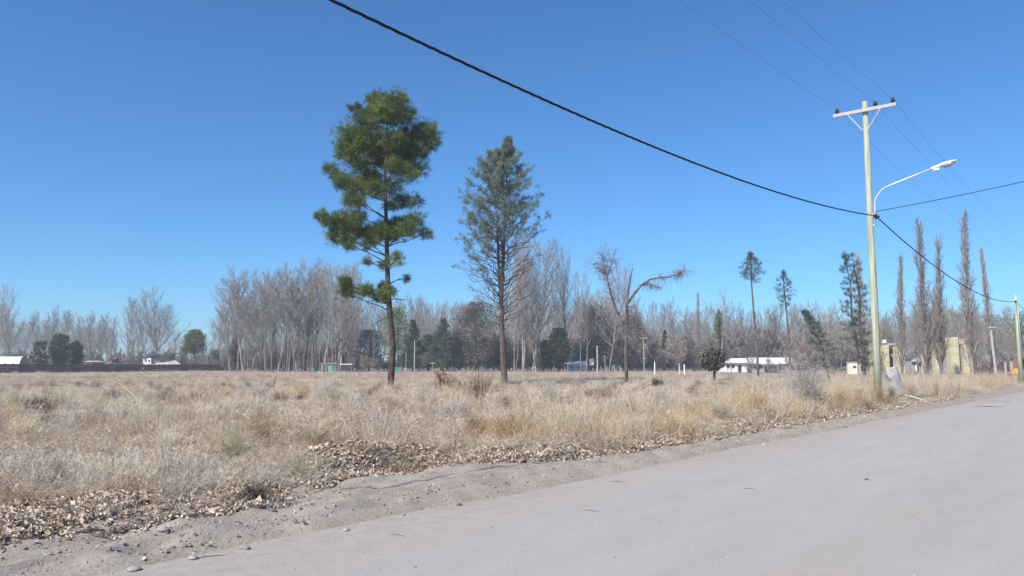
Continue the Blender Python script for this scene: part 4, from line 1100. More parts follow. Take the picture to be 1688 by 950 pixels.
def low_sheds():
    Y = 196.0; base = Vector((gx(540, Y), Y, 0)); t = thing('garden_shed', 'bright green sheet-metal shed with two doors at the foot of the grove', 'shed', base)
    face_box('wall', 'greywall', t, 529, 555, 600.5, 613, Y, 3, base)
    for u in (532, 545): face_box('door', 'green', t, u, u + 8.5, 602, 612.6, Y - .08, .1, base)
    face_box('roof', 'pinkroof', t, 528, 556, 599.4, 600.4, Y - .3, 3.6, base)
    for k, (u0, u1) in enumerate(((513, 519), (520.5, 526.5))):
        Yp = 197.0; bp = Vector((gx(u0, Yp), Yp, 0)); q = thing('sheet_fence', ['faded green fence panel, farther from the green shed', 'faded green fence panel touching the green shed'][k], 'fence', bp, 'faded green fence panels')
        face_box('sheet', 'green', q, u0, u1, 604, 612.5, Yp, .08, bp); face_box('post', 'postwood', q, u1, u1 + .8, 603, 613, Yp, .15, bp)
    Y = 194.0; base = Vector((gx(570, Y), Y, 0)); t = thing('shed', 'dark open shed with a pale flat roof beside the green shed', 'shed', base)
    face_box('wall', 'greywall', t, 560, 580, 602.2, 613, Y + 2, 2, base)
    face_box('roof', 'whiteroof', t, 558.5, 580.5, 600, 601.4, Y - .4, 4.6, base)
    face_box('window', 'whitewall', t, 561, 563.4, 603.5, 607, Y + 1.9, .1, base)
    for u in (559.5, 579): face_box('post', 'postwood', t, u, u + .8, 601.6, 613, Y, .15, base)
    Y = 198.0; base = Vector((gx(656, Y), Y, 0)); t = thing('sheet_fence', 'green fence panel showing just past the tall pine trunk', 'fence', base)
    face_box('sheet', 'green', t, 651, 660, 605.5, 612.4, Y, .08, base); face_box('post', 'postwood', t, 660, 660.8, 604, 613, Y, .15, base)
    Y = 200.0; base = Vector((gx(945, Y), Y, 0)); t = thing('house', 'small white house half hidden behind the forked bare tree', 'house', base)
    face_box('wall', 'whitewall', t, 931, 968, 601.5, 613, Y, 5, base); 
    poly('roof', 'whiteroof', t, [P(929, 602, Y - .5), P(969, 602, Y - .5), P(964, 596, Y + 2.5), P(936, 597.5, Y + 2.5)], (0, 0, .15), base)
    for u in (940, 953): face_box('window', 'glass', t, u, u + 4, 604, 608, Y - .06, .1, base)
    face_box('chimney', 'whitewall', t, 972, 979, 591.5, 603, Y + 2, 1.2, base)
low_sheds()
def farmhouse():
    Y = 160.0; base = Vector((gx(1250, Y), Y, 0)); t = thing('house', 'long low white farmhouse with bright sheet roof behind slender conifers', 'house', base)
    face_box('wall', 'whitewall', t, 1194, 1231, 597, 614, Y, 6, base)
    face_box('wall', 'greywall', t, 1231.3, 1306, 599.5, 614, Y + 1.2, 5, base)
    poly('roof', 'whiteroof', t, [P(1191, 598.5, Y - .6), P(1233, 598.5, Y - .6), P(1231, 592, Y + 4), P(1206, 592, Y + 4)], (0, 0, .16), base)
    poly('roof', 'whiteroof', t, [P(1233.5, 600, Y + .5), P(1308, 600, Y + .5), P(1306, 591, Y + 5), P(1234, 591, Y + 5)], (0, 0, .16), base)
    for u in (1198, 1206): face_box('window', 'glass', t, u, u + 4.5, 601, 607, Y - .06, .1, base)
    face_box('door', 'dark', t, 1217, 1222, 602, 613.5, Y - .06, .1, base)
    for u in (1244, 1262, 1284): face_box('window', 'glass', t, u, u + 9, 603, 609, Y + 1.12, .1, base)
    face_box('awning', 'greyroof', t, 1258, 1283, 600.6, 602, Y - .8, 2.4, base)
    for u in (1259, 1282): face_box('post', 'postwood', t, u, u + .8, 602.1, 614, Y - .7, .12, base)
farmhouse()
def ruin(name_label, cols, Y, beams, blocks_of=(.6,)):
    base = Vector((gx(cols[0][0], Y), Y, 0)); t = thing('ruined_house', name_label, 'ruin', base)
    for (u0, u1, v0, v1, dY) in cols:
        a, c = P(u0, v1, Y + dY), P(u1, v0, Y + dY)
        p = bpy.data.objects.new('pillar', None); C.objects.link(p); p.parent = t
        z = min(a.z, 0.0) - .1; H = c.z; W = c.x - a.x; n = max(5, int((H - z) / .52))
        rr = random.Random(int(u0))
        b = MB(); b.box((0, 0, 0), (W, .9, (H - z) / n - .004)); me = b.mesh('block', 'yellow')
        for i in range(n):
            o = link('block', me, p); o.location = Vector(((a.x + c.x) / 2 + rr.gauss(0, .012), Y + dY + .45 + rr.gauss(0, .015), z + (H - z) * (i + .5) / n)) - base
    for (nm, m, u0, u1, v0, v1, dY, dep) in beams: face_box(nm, m, t, u0, u1, v0, v1, Y + dY, dep, base)
ruin('roofless yellow block pillars under a bluish beam beside the lamp pole', [(1438.5, 1446, 566, 614, .2), (1453, 1465, 569, 614, 0), (1478, 1490, 571, 613, 0)], 124.0,
     [('beam', 'greyroof', 1452, 1482, 566, 569.0, .5, 1.2), ('lintel', 'cream', 1454, 1461, 560, 566, .3, 1), ('back_wall', 'greywall', 1465.5, 1477.5, 574, 614, 1.6, .3)])
ruin('two broad yellow block towers of an unfinished house behind the tall spires', [(1566, 1579.5, 556, 608, .0), (1588, 1599, 568, 614, .3), (1542, 1549, 566, 612, .2), (1523, 1530, 584, 606, 1.2)], 128.0,
     [('lintel', 'yellow', 1580.5, 1596, 559, 567, .4, .8), ('back_wall', 'greywall', 1550, 1565, 590, 613, 1.4, .3)])
def small_right():
    Y = 70.0; base = Vector((gx(1413, Y), Y, 0)); t = thing('meter_box', 'cream meter cabinet with a dark hatch in the grass before the ragged conifer', 'meter cabinet', base)
    o = face_box('cabinet', 'cream', t, 1400, 1413, 598, 617, Y, .4, base); face_box('cap', 'concrete', t, 1399, 1414, 596.6, 597.9, Y - .05, .5, base)
    face_box('hatch', 'dark', t, 1406.5, 1411, 603.5, 606.8, Y - .03, .05, base)
    face_box('side_post', 'concrete', t, 1415, 1419, 601, 617, Y + .1, .3, base)
    Y = 140.0; base = Vector((gx(1515, Y), Y, 0)); t = thing('house', 'small grey-blue house between the yellow ruins', 'house', base)
    face_box('wall', 'greywall', t, 1504, 1527, 596, 613, Y, 5, base)
    poly('roof', 'greyroof', t, [P(1502, 596.5, Y - .5), P(1529, 596.5, Y - .5), P(1526, 590, Y + 3), P(1508, 591.5, Y + 3)], (0, 0, .14), base)
    face_box('window', 'glass', t, 1516, 1522, 600, 605, Y - .06, .1, base); face_box('door', 'whitewall', t, 1509.5, 1512, 601, 612, Y - .06, .1, base)
    Y = 88.0; base = Vector((gx(1690, Y), Y, 0)); t = thing('open_shed', 'open wooden shelter with brown tiled roof beside the short pole', 'shelter', base)
    poly('roof', 'brownroof', t, [P(1663, 590, Y), P(1740, 590, Y), P(1735, 583, Y + 3), P(1680, 586, Y + 3)], (0, 0, .16), base)
    for u in (1667, 1700, 1735): face_box('post', 'postwood', t, u, u + 2, 590.2, 616, Y + .3, .18, base)
    face_box('back_wall', 'brick', t, 1666, 1738, 592, 616, Y + 3, .2, base)
    Y = 84.0; base = Vector((gx(1673, Y), Y, hz(gx(1673, Y), Y))); t = thing('cart', 'small yellow wheeled machine parked by the wooden shelter', 'machine', base)
    b = MB(); b.box((0, 0, .75), (.75, .5, .35)); o = b.obj('body', 'orange', t); b.bevel(o, .05)
    b = MB(); b.box((.15, 0, 1.05), (.35, .42, .3), 0, .8); b.obj('hopper', 'orange', t)
    for s in (-1, 1):
        b = MB(); b.tube([(s * .28, -.3, .28), (s * .28, -.18, .28)], [.27, .27], 12, True); b.obj('wheel', 'dark', t)
        b = MB(); b.tube([(s * .28, .18, .28), (s * .28, .3, .28)], [.27, .27], 12, True); b.obj('wheel', 'dark', t)
    b = MB(); b.tube([(-.35, -.2, .85), (-.8, -.2, 1.15)], [.025, .025], 6); b.tube([(-.35, .2, .85), (-.8, .2, 1.15)], [.025, .025], 6); b.obj('handle', 'dark', t)
    # plank fence behind
    Y = 104.0; base = Vector((gx(1608, Y), Y, 0)); t = thing('plank_fence', 'low dark plank fence running past the tallest spire', 'fence', base)
    b = MB(); b.box((0, 0, .75), (.42, .04, 1.3)); me = b.mesh('plank', 'wallbrown')
    k = 0; u = 1608.0
    while u < 1700:
        o = link('plank', me, t); o.location = (gx(u, Y) - base.x, 0, rnd.gauss(0, .05)); o.rotation_euler = (0, rnd.gauss(0, .03), 0); u += 6.2
    for z in (.4, 1.1):
        b = MB(); b.box((gx(1654, Y) - base.x, .06, z), (7.6, .05, .09)); b.obj('rail', 'postwood', t)
small_right()

# posts and far poles
def post(name, label, u, vtop, Y, r, m='postwood', arms=(), group=None):
    x = gx(u, Y); base = Vector((x, Y, hz(x, Y))); H = P(u, vtop, Y).z - base.z
    t = thing(name, label, 'post' if name != 'utility_pole' else 'utility pole', base, group)
    b = MB(); b.tube([(0, 0, -.3), (0, 0, H * .5), (0, 0, H)], [r, r * .92, r * .8], 8, True); b.obj('post', m, t)
    for z, w in arms:
        b = MB(); b.box((0, -r - .05, P(u, z, Y).z - base.z), (w, .1, .12)); b.obj('crossarm', m, t)
    return t
post('utility_pole', 'white utility pole leaning under the slim lombardy poplar', 1643, 537, 92, .17, 'concrete', [(540, 1.0)])
bpy.data.objects['utility_pole.002'].rotation_euler = (0, -.06, 0)
post('utility_pole', 'far pale pole with a T crossarm against the bare wood', 1062, 556, 170, .10, 'concrete', [(557.5, 1.7), (591, .8)])
post('wooden_post', 'tall pale post just past the tall pine trunk', 683, 561, 150, .11, 'concrete')
post('wooden_post', 'thin pale post between the pine trunk and the tall post', 669, 581, 150, .06, 'concrete')
post('wooden_post', 'thick pale concrete post near the small white house', 985, 570, 120, .13, 'concrete')
for k, (u, v, rr) in enumerate([(991, 604, .06), (997.5, 586, .055), (1000.5, 603, .06), (1013.5, 601, .06), (1023, 604, .05)]):
    post('fence_post', ['stubby pale fence post touching the thick concrete post', 'tall thin fence post past the thick concrete post', 'short pale fence post beside the tall thin one', 'short fence post halfway to the broken tree', 'small fence post nearest the broken tree trunk'][k], u, v, 130, rr, 'postwood', (), 'pale fence posts by the broken tree')
post('fence_post', 'white gate post standing alone past the broken tree', 1079.5, 597, 128, .12, 'whitewall')
post('fence_post', 'white gate post, first of the pair by the flat-bottomed tree', 1120, 599, 128, .07, 'whitewall'); post('fence_post', 'broader white gate post, second of the pair by the flat-bottomed tree', 1128.5, 601, 128, .14, 'whitewall')
post('marker_sign', 'small pale T-shaped marker in front of the dark conifers', 713, 597, 160, .07, 'concrete', [(599, 1.2)])
post('marker_sign', 'small pale T-shaped marker before the small white house', 936, 598, 135, .05, 'concrete', [(599, 1.0)])
post('fence_post', 'pale gate post beside the wooden shelter', 1659, 597, 90, .13, 'concrete')
for k, (u, v, Y) in enumerate([(1200, 606, 90), (1221, 606, 90), (1017, 618, 80)]):
    post('fence_post', ['thin dark stake in the field before the farmhouse door', 'thin dark stake in the field past the farmhouse door', 'thin dark stake in the grass before the broken tree'][k], u, v, Y, .03, 'log')

# ------------------------------------------------------------------ dry grass, weeds, leaves, pebbles
tA = [tuft('straw_tuft', 'straw', 46, .85, .14, .0062, .26, 1 + k, .45, .35) for k in range(2)]
tB = [tuft('pale_tuft', 'pale', 44, .46, .18, .0052, .6, 5 + k, .65, .2) for k in range(2)]
tC = [weed('weed_tuft', 'weed', 15, .44, .0055, 9 + k, .8, 6) for k in range(2)]
tD = [tuft('matted_tuft', 'mat', 70, .20, .26, .006, 1.2, 13 + k, .8) for k in range(2)]
tE = [weed('rust_tuft', 'rust', 16, .42, .0055, 17, .7, 6), weed('pale_weed_tuft', 'pale', 14, .58, .0050, 18, .65, 6)]
tS = [tuft('tall_stalks', 'pale', 4, .95, .12, .0075, .25, 23, .3, .9), tuft('tall_stalks', 'straw', 5, .9, .14, .0075, .4, 24, .5, .9)]
tG = [tuft('green_tuft', 'greenish', 50, .30, .15, .008, .35, 19, .4)]
PR = tA + tB + tC + tD + tE + tG + tS
def grass():
    pos, rot, scl, idx = [], [], [], []
    def band(Y0, Y1, n, kfar):
        Y = np.sqrt(rng.uniform(Y0 ** 2, Y1 ** 2, n)); u = rng.uniform(-300, 1990, n)
        x = (u - CU) / F * Y
        s, t = st(x, Y); d = t - t_leaf(s) - (fbm(s * .9, t * .9, 5) - .5) * .5
        ok = d > .02
        x, Y, s, t, d = x[ok], Y[ok], s[ok], t[ok], d[ok]
        n = len(x); z = hgt(x, Y)
        n1, n2, n3 = fbm(x / 3.2, Y / 3.2, 31), fbm(x / 2.1, Y / 2.1, 32), fbm(x / 5, Y / 5, 33)
        q = rng.random(n)
        w = np.zeros((n, 10))
        near = sstep(3.6, .4, d) if False else (1 - sstep(1.6, 5.2, d + (n1 - .5) * 3))
        edge = sstep(10.5, 13.5, s)
        straw = near * edge * 1.6 + sstep(.6, .72, n1) * .25
        w[:, 0] = w[:, 1] = straw * .5
        w[:, 2] = w[:, 3] = .10 + sstep(.45, .65, n2) * .55
        w[:, 4] = w[:, 5] = .14 + sstep(.45, .62, n3) * .5
        w[:, 6] = w[:, 7] = .42
        w[:, 8] = .05 + sstep(.5, .62, fbm(x / 2.6, Y / 2.6, 34)) * 1.1
        w[:, 9] = .30
        fr = sstep(35, 80, Y)
        for q_, m_ in ((6, .55), (7, .55), (2, .8), (3, .8), (4, 1.6), (5, 1.6), (8, 2.0)): w[:, q_] *= 1 + (m_ - 1) * fr
        w = np.concatenate([w, (sstep(.5, .62, fbm(x / 2.5, Y / 2.5, 35)) * (s > 31) * near * .5)[:, None]], 1)
        cw = np.cumsum(w, 1); k = (q[:, None] * cw[:, -1:] > cw).sum(1); k = np.minimum(k, 10)
        k = np.where((rng.random(n) < .07) & (Y < 70), rng.integers(11, 13, n), k)
        # thin the leafy strip right beside the verge, and the mound of leaves
        bare = (1 - sstep(.0, .7, d)) * .6 + .8 * np.exp(-(((s - 7.4) / 1.3) ** 2 + ((t - 9.8) / .8) ** 2)) + .35 * (1 - sstep(.2, 1.9, d)) * (s < 6)
        gap = 1 - sstep(.38, .54, fbm(x / 1.1, Y / 1.1, 36)) * 1.0
        keep = (rng.random(n) > bare * np.where(k < 2, .45, .75)) & (rng.random(n) > gap * .85 * (Y < 60))
        size = np.where((k < 2) | (k > 10), rng.uniform(.6, 1.2, n), rng.uniform(.6, 1.25, n)) * kfar
        # growth is lower and flatter in the open field
        low = sstep(8, 26, d) * sstep(18, 60, Y); hsc = size * (1 - .45 * low) * np.where((k < 2) & (edge > .3) | (k > 10), 1.0, .70 + .22 * (1 - sstep(3, 8, d))) * np.where((k < 2) & (edge < .3), .8, 1)
        hsc = hsc * np.where(d < 1.2, .8, 1.0) * (.65 + .75 * sstep(.35, .7, fbm(x / 1.6, Y / 1.6, 37)))
        keep &= ~((np.hypot(x - PX, Y - PY) < .25))
        for a in (x, Y): pass
        p = np.stack([x, Y, z], 1)[keep]
        pos.append(p); m = len(p)
        rot.append(np.stack([rng.normal(0, .12, m), rng.normal(0, .12, m), rng.uniform(0, 6.28, m)], 1))
        wsc = (size * rng.uniform(.9, 1.3, n))[keep]
        scl.append(np.stack([wsc, wsc, hsc[keep]], 1)); idx.append(k[keep])
    band(5.5, 11, 4600, .8); band(11, 18, 8200, .85); band(18, 32, 12000, 1.0); band(32, 60, 14000, 1.12); band(60, 110, 14000, 1.35); band(110, 240, 13000, 1.6)
    scatter('grass', np.concatenate(pos), np.concatenate(rot), np.concatenate(scl), np.concatenate(idx), PR, 'stuff', 'dry straw-coloured grass and weeds covering the field')
grass()

def leaf_proto(seed):
    r = random.Random(seed); b = MB(); n = 7; L, W = .024, .017
    rim = []
    for i in range(n):
        a = 2 * math.pi * i / n; k = r.uniform(.75, 1.15); x, y = math.cos(a) * L * k, math.sin(a) * W * k
        rim.append(Vector((x, y, (abs(y) / W) ** 2 * r.uniform(.004, .026) + (x / L) ** 2 * r.uniform(-.008, .02))))
    b.v = [Vector((0, 0, 0))] + rim
    b.f = [(0, 1 + i, 1 + (i + 1) % n) for i in range(n)]
    s = len(b.v); b.v += [Vector((L * .95, -.002, .004)), Vector((L * 1.7, 0, .012)), Vector((L * .95, .002, .004))]; b.f.append((s, s + 1, s + 2))
    return proto('leaf', b.mesh('leaf', 'leaves'))
LP = [leaf_proto(k) for k in range(5)]
def leaves():
    n = 300000
    s = rng.uniform(-3, 42, n); d = rng.exponential(1.0, n) - .18
    t = t_leaf(s) + (fbm(s * 1.1, t_leaf(s) * 1.1, 5) - .5) * .5 + d
    x, y = xy(s, t)
    dens = .09 + .52 * sstep(.42, .6, fbm(s / .9, t / .5, 41)) * np.exp(-((d - .55) / .95) ** 2) + .15 * (s > 10) * (d < 1.0)
    dens = np.where((s > 6.2) & (s < 9.0) & (d < 1.5), np.maximum(dens, .85 - .3 * np.abs(s - 7.5)), dens)
    dens *= np.where((s > 3) & (s < 6) & (d < 1.4), 1.25, 1.0) * np.where(d < 0, .35, 1) * (.25 + .75 * sstep(.36, .56, fbm(s / .55, t / .4, 42)))
    dens *= np.clip(24 / np.maximum(y, 1), .2, 1) ** .8
    keep = (rng.random(n) < dens) & (np.abs(x) < .85 * y + 2) & (y > 3)
    s, t, d, x, y = s[keep], t[keep], d[keep], x[keep], y[keep]
    # leaves caught in the bare gaps of the grass
    m3 = 26000; s3 = rng.uniform(0, 30, m3); t3 = t_leaf(s3) + rng.uniform(.8, 8, m3); x3, y3 = xy(s3, t3)
    ok3 = (rng.random(m3) < 1 - sstep(.36, .5, fbm(x3 / 1.1, y3 / 1.1, 36))) & (y3 > 4) & (np.abs(x3) < .85 * y3 + 2)
    x, y = np.concatenate([x, x3[ok3]]), np.concatenate([y, y3[ok3]])
    # a few strays blown over the verge and into the grass
    m = 1500; s2 = rng.uniform(0, 40, m); t2 = t_leaf(s2) - rng.exponential(.28, m); t2 = np.maximum(t2, 6.3 + rng.random(m) * .4)
    x2, y2 = xy(s2, t2); x, y = np.concatenate([x, x2]), np.concatenate([y, y2]); n = len(x)
    z = hgt(x, y) + .008 + rng.random(n) ** 2 * .05
    sc = rng.uniform(.55, 1.5, n) * np.where(rng.random(n) < .10, 1.5, 1.0); sc[-m:] *= .75
    scatter('leaf_litter', np.stack([x, y, z], 1), np.stack([rng.normal(0, .33, n), rng.normal(0, .33, n), rng.uniform(0, 6.28, n)], 1), np.stack([sc] * 3, 1), rng.integers(0, 5, n), LP, 'stuff', 'fallen brown leaves heaped along the verge')
leaves()

def rock_mesh(seed, m='stone', sub=2, flat=.6):
    import bmesh
    bm = bmesh.new(); bmesh.ops.create_icosphere(bm, subdivisions=sub, radius=1.0); r = random.Random(seed)
    ax = [Vector((r.gauss(0, 1), r.gauss(0, 1), r.gauss(0, 1))).normalized() for _ in range(7)]; cut = [r.uniform(.62, .95) for _ in ax]
    for v in bm.verts:
        for a, c in zip(ax, cut):
            k = v.co.dot(a)
            if k > c: v.co -= a * (k - c) * .92
        v.co *= 1 + r.uniform(-.04, .04); v.co.z *= flat
    me = bpy.data.meshes.new('stone'); bm.to_mesh(me); bm.free(); me.materials.append(mat[m]); return me
SP = [proto('pebble', rock_mesh(k, 'stone', 1)) for k in range(4)]
def pebbles():
    n = 7000; s = rng.uniform(.5, 26, n); t = 6.95 + rng.normal(0, .42, n); m1 = rng.random(n) < .35; t = np.where(m1, rng.uniform(6.3, 8.6, n), t)
    s2 = rng.uniform(0, 34, 3600); t2 = rng.uniform(-4, 6.6, 3600)
    s, t = np.concatenate([s, s2]), np.concatenate([t, t2]); x, y = xy(s, t)
    ok = (y > 3.2) & (np.abs(x) < .8 * y + 1) & (t < t_leaf(s) + .3); s, t, x, y = s[ok], t[ok], x[ok], y[ok]; n = len(x)
    road = t < 6.6
    sc = np.where(road, rng.exponential(.0035, n) + .0025, rng.exponential(.0045, n) + .003); sc = np.minimum(sc, np.where(road, .018, .026))
    z = np.where(road, np.maximum(hgt(x, y), road_z(x, y, s, t)), np.maximum(hgt(x, y), road_z(x, y, s, t))) + sc * .2
    k = 2000; sc_s = rng.exponential(7, k) + .5; sc_t = rng.choice([6.75, 7.1, 7.5], k) + rng.normal(0, .14, k); cx, cy = xy(sc_s, sc_t)
    ck = (cy > 3.2) & (sc_t < t_leaf(sc_s)) & (fbm(sc_s / .7, sc_t / .3, 44) > .46); cx, cy = cx[ck], cy[ck]; k = len(cx)
    cs = np.minimum(rng.exponential(.0065, k) + .004, .026)
    scatter('dirt_clods', np.stack([cx, cy, hgt(cx, cy) + cs * .1], 1), np.stack([rng.uniform(0, 1, k), rng.uniform(0, 1, k), rng.uniform(0, 6.28, k)], 1), np.stack([cs * 1.3, cs, cs], 1), rng.integers(0, 4, k), [proto('clod', rock_mesh(30 + q, 'clod', 1, .75)) for q in range(4)], 'stuff', 'dry clods of dirt along the rutted verge')
    scatter('gravel', np.stack([x, y, z], 1), np.stack([rng.uniform(0, 1, n), rng.uniform(0, 1, n), rng.uniform(0, 6.28, n)], 1), np.stack([sc] * 3, 1), rng.integers(0, 4, n), SP, 'stuff', 'small grey stones and gravel on the road and verge')
pebbles()

# ------------------------------------------------------------------ bushes that stand out in the near field
def bush_mesh(name, m, seed, n, h, w, spread, stem=.006, sub=6, sub2=3):
    r = random.Random(seed); b = MB()
    for _ in range(n):
        a = r.uniform(0, 6.283); k = abs(r.gauss(0, spread)); d = Vector((math.cos(a) * k, math.sin(a) * k, 1)).normalized(); hh = h * r.uniform(.55, 1.1)
        hh *= math.sqrt((d.x * d.x + d.y * d.y) * (w / h) ** 2 + d.z ** 2)
        p = Vector((r.gauss(0, w * .16), r.gauss(0, w * .16), -.03)); pts = [p]
        for i in range(4):
            d = (d + Vector((r.gauss(0, .16), r.gauss(0, .16), r.gauss(.02, .1)))).normalized(); pts.append(pts[-1] + d * hh / 4)
        b.blade(pts, stem, d.cross(Vector((r.gauss(0, 1), r.gauss(0, 1), .2))).normalized())
        for _ in range(sub):
            q = along(pts, r.uniform(.2, 1)); e = (d + Vector((r.gauss(0, .6), r.gauss(0, .6), r.gauss(.1, .4)))).normalized() * hh * r.uniform(.15, .42)
            f = q + e * .5 + Vector((r.gauss(0, .03), r.gauss(0, .03), 0)) * hh; sdv_ = e.orthogonal().normalized()
            b.blade([q, f, q + e], stem * .7, sdv_)
            for _ in range(sub2):
                g = (e.normalized() + Vector((r.gauss(0, .7), r.gauss(0, .7), r.gauss(.1, .5)))).normalized() * hh * r.uniform(.07, .16); o = f.lerp(q + e, r.random())
                b.blade([o, o + g * .5, o + g], stem * .55, g.orthogonal().normalized())
    return b.mesh(name, m)
def bush(name, label, u, v, h, w, m, seed, n=170, spread=.8, stem=.006, group=None, sub=6, cat='bush', z=0.0):
    p = G(u, v); o = link(name, bush_mesh(name, m, seed, n, h, w, spread, stem, sub)); o.location = (p.x, p.y, hz(p.x, p.y) + z)
    return tag(o, label, cat, group)
bush('dry_bush', 'rounded tan bush in the middle of the verge line', 838, 742, .58, .62, 'tanbush', 1, 420, 1.0, .0055)
bush('dry_bush', 'browner tan bush joined onto the rounded tan bush', 782, 732, .5, .42, 'brownbush', 2, 260, .8, .0055)
bush('dry_bush', 'wide straw-yellow bush with tall stalks above the leaf heap', 385, 772, .62, .66, 'yellowbush', 3, 330, .9, .0048)
bush('dry_bush', 'tan stalky bush behind the wide straw-yellow one', 432, 750, .66, .5, 'tanbush', 4, 200, .8, .005)
bush('dry_bush', 'pale yellow fan-shaped bush beside the bare dirt verge', 492, 800, .40, .36, 'yellowbush', 5, 120, .8, .0055)
bush('weed_and_shade_clump', 'dark brown weed clump and its shade at the tip of the leaf strip', 418, 836, .20, .30, 'darkbush', 6, 120, 1.0, .007)  # dark stems also carry the shade beneath the clump
bush('weed_and_shade_clump', 'pale wispy tuft over the dark weed at the leaf strip tip', 442, 812, .26, .28, 'palebush', 26, 80, .9, .005)
bush('grey_bush', 'large grey twiggy bush standing tallest at the roadside grass', 1330, 686, 1.95, .75, 'greybush', 7, 130, .34, .009, None, 9)
bush('weed_and_shade_clump', 'blackish stems added for the shade at the foot of the grey twiggy bush', 1352, 684, .62, .36, 'darkbush', 8, 150, .6, .010)  # near-black stems stand in for shade on the bush's far-from-sun side
bush('weed_and_shade_clump', 'brown matted weed in the straw short of the lamp pole', 1428, 680, .34, .44, 'brownbush', 9, 160, .9, .008)
bush('weed_and_shade_clump', 'small dark weed at the road side of the lamp pole base', 1463, 668, .38, .25, 'darkbush', 10, 90, .7, .010)
bush('pale_bush', 'silvery pale bush in the open field behind the rounded tan bush', 905, 668, .8, 1.0, 'palebush', 11, 220, .8, .009)
bush('pale_bush', 'pale white-grey bush in the field short of the root mass', 540, 662, .7, 1.3, 'palebush', 12, 240, .9, .009)
bush('pale_bush', 'broad pale bush to the road side of the root mass', 700, 676, .6, 1.0, 'palebush', 13, 220, .9, .008)
bush('grey_weed', 'low grey-green tangle beside the browner tan bush', 740, 700, .40, .7, 'greybush', 14, 240, 1.0, .0065)
bush('grey_weed', 'grey tangle behind the heap of leaves', 640, 716, .36, .7, 'greybush', 15, 220, 1.0, .006)
bush('rust_weed', 'reddish brown weed patch beside the straw-yellow bush', 520, 738, .42, .6, 'brownbush', 16, 200, 1.0, .006)
bush('rust_weed', 'reddish brown weed patch far out in the grey field grass', 60, 690, .5, 1.1, 'brownbush', 17, 260, .9, .008)
bush('rust_weed', 'brown weed patch beyond the tan bushes and broken tree', 1000, 668, .5, 1.0, 'brownbush', 18, 220, .9, .008)
bush('grey_weed', 'grey-blue low tangle in the field before the broken tree', 1090, 676, .42, 1.2, 'greybush', 19, 240, 1.0, .008)
bush('tumbleweed', 'dark round tumbleweed resting in the field past the broken tree', 1083, 641, .62, .62, 'darkbush', 20, 220, 1.2, .022, cat='tumbleweed')
bush('brown_bush', 'dark brown bush heaped beside the uprooted root mass', 788, 666, 1.0, .85, 'brownbush', 21, 360, .8, .011)

def weeds():
    kinds = [('brownbush', .45, .5), ('palebush', .5, .55), ('tanbush', .5, .5), ('greybush', .42, .55), ('darkbush', .24, .3), ('yellowbush', .5, .42)]
    pr = [proto('weed_clump', bush_mesh('weed_clump', m, 80 + k, 150, h, w, .85, .0065, 6, 3)) for k, (m, h, w) in enumerate(kinds)]
    n = 900; Y = np.sqrt(rng.uniform(7 ** 2, 60 ** 2, n)); u = rng.uniform(-200, 1700, n); x = (u - CU) / F * Y; s_, t_ = st(x, Y); d = t_ - t_leaf(s_)
    ok = (d > .35) & (fbm(x / 4, Y / 4, 51) > .47); ok &= rng.random(n) < np.where(d < 3, 1, .6); x, Y, d, s_ = x[ok], Y[ok], d[ok], s_[ok]; n = len(x)
    k = rng.choice(6, n, p=[.22, .2, .2, .2, .1, .08]); sc = rng.uniform(.55, 1.15, n)
    scatter('weeds', np.stack([x, Y, hgt(x, Y)], 1), np.stack([rng.normal(0, .1, n), rng.normal(0, .1, n), rng.uniform(0, 6.28, n)], 1), np.stack([sc * 1.1, sc * 1.1, sc], 1), k, pr, 'stuff', 'dead weed clumps scattered through the dry grass')
weeds()

# uprooted roots
def roots():
    Y = 40.0; base = P(745, 655, Y); base.z = hz(base.x, Y); r = random.Random(5)
    t = thing('tree_root', 'uprooted brown tree stump with splayed roots lying in the field', 'stump', base)
    Q = lambda u, v, d=0: P(u, v, Y + d) - base
    b = MB(); b.tube([Q(717, 610), Q(725, 618, .1), Q(741, 629, .2), Q(758, 640, .3), Q(778, 650, .3)], [.12, .26, .31, .26, .14], 9, True, .18, r); b.obj('log', 'log', t)
    b = MB(); b.tube([Q(718, 614, -.2), Q(721, 632, -.3), Q(726, 652, -.3)], [.06, .20, .14], 8, True, .2, r); b.obj('root_plate', 'log', t)
    for pts, rr in (([Q(740, 640), Q(758, 648, -.3), Q(772, 646, -.6), Q(790, 655, -.8)], .09), ([Q(750, 648), Q(760, 636, .3), Q(762, 628, .4)], .06), ([Q(752, 650), Q(770, 658, -.4), Q(785, 668, -.6)], .07), ([Q(735, 636), Q(745, 650, -.5), Q(750, 668, -.8)], .08), ([Q(752, 650), Q(762, 643, -.3), Q(768, 640, -.3)], .12)):
        b = MB(); b.tube(pts, [rr * (1 - .8 * i / (len(pts) - 1)) for i in range(len(pts))], 6, True, .15, r); b.obj('root', 'log', t)
roots()
def stakes():
    for k, (u, v, h, lb) in enumerate([(451, 648, .9, 'short dark dead stem upright in the field grass'), (786, 640, 1.1, 'first of two dark stems behind the root mass'), (791, 640, .9, 'second of two dark stems behind the root mass'), (630, 650, .8, 'thin brown stem beside the tall pine base')]):
        p = G(u, v); r = random.Random(k); b = MB(); q = Vector((r.gauss(0, .1), 0, h))
        b.tube([(0, 0, -.1), tuple(q * .5 + Vector((r.gauss(0, .04), 0, 0))), tuple(q)], [.045, .035, .02], 6, True); b.twig(q * .6, q * .6 + Vector((.15, 0, .25)), .02)
        o = b.obj('dead_stem', 'log', None); o.location = (p.x, p.y, hz(p.x, p.y)); tag(o, lb, 'stem', 'dead stems in the field')
stakes()
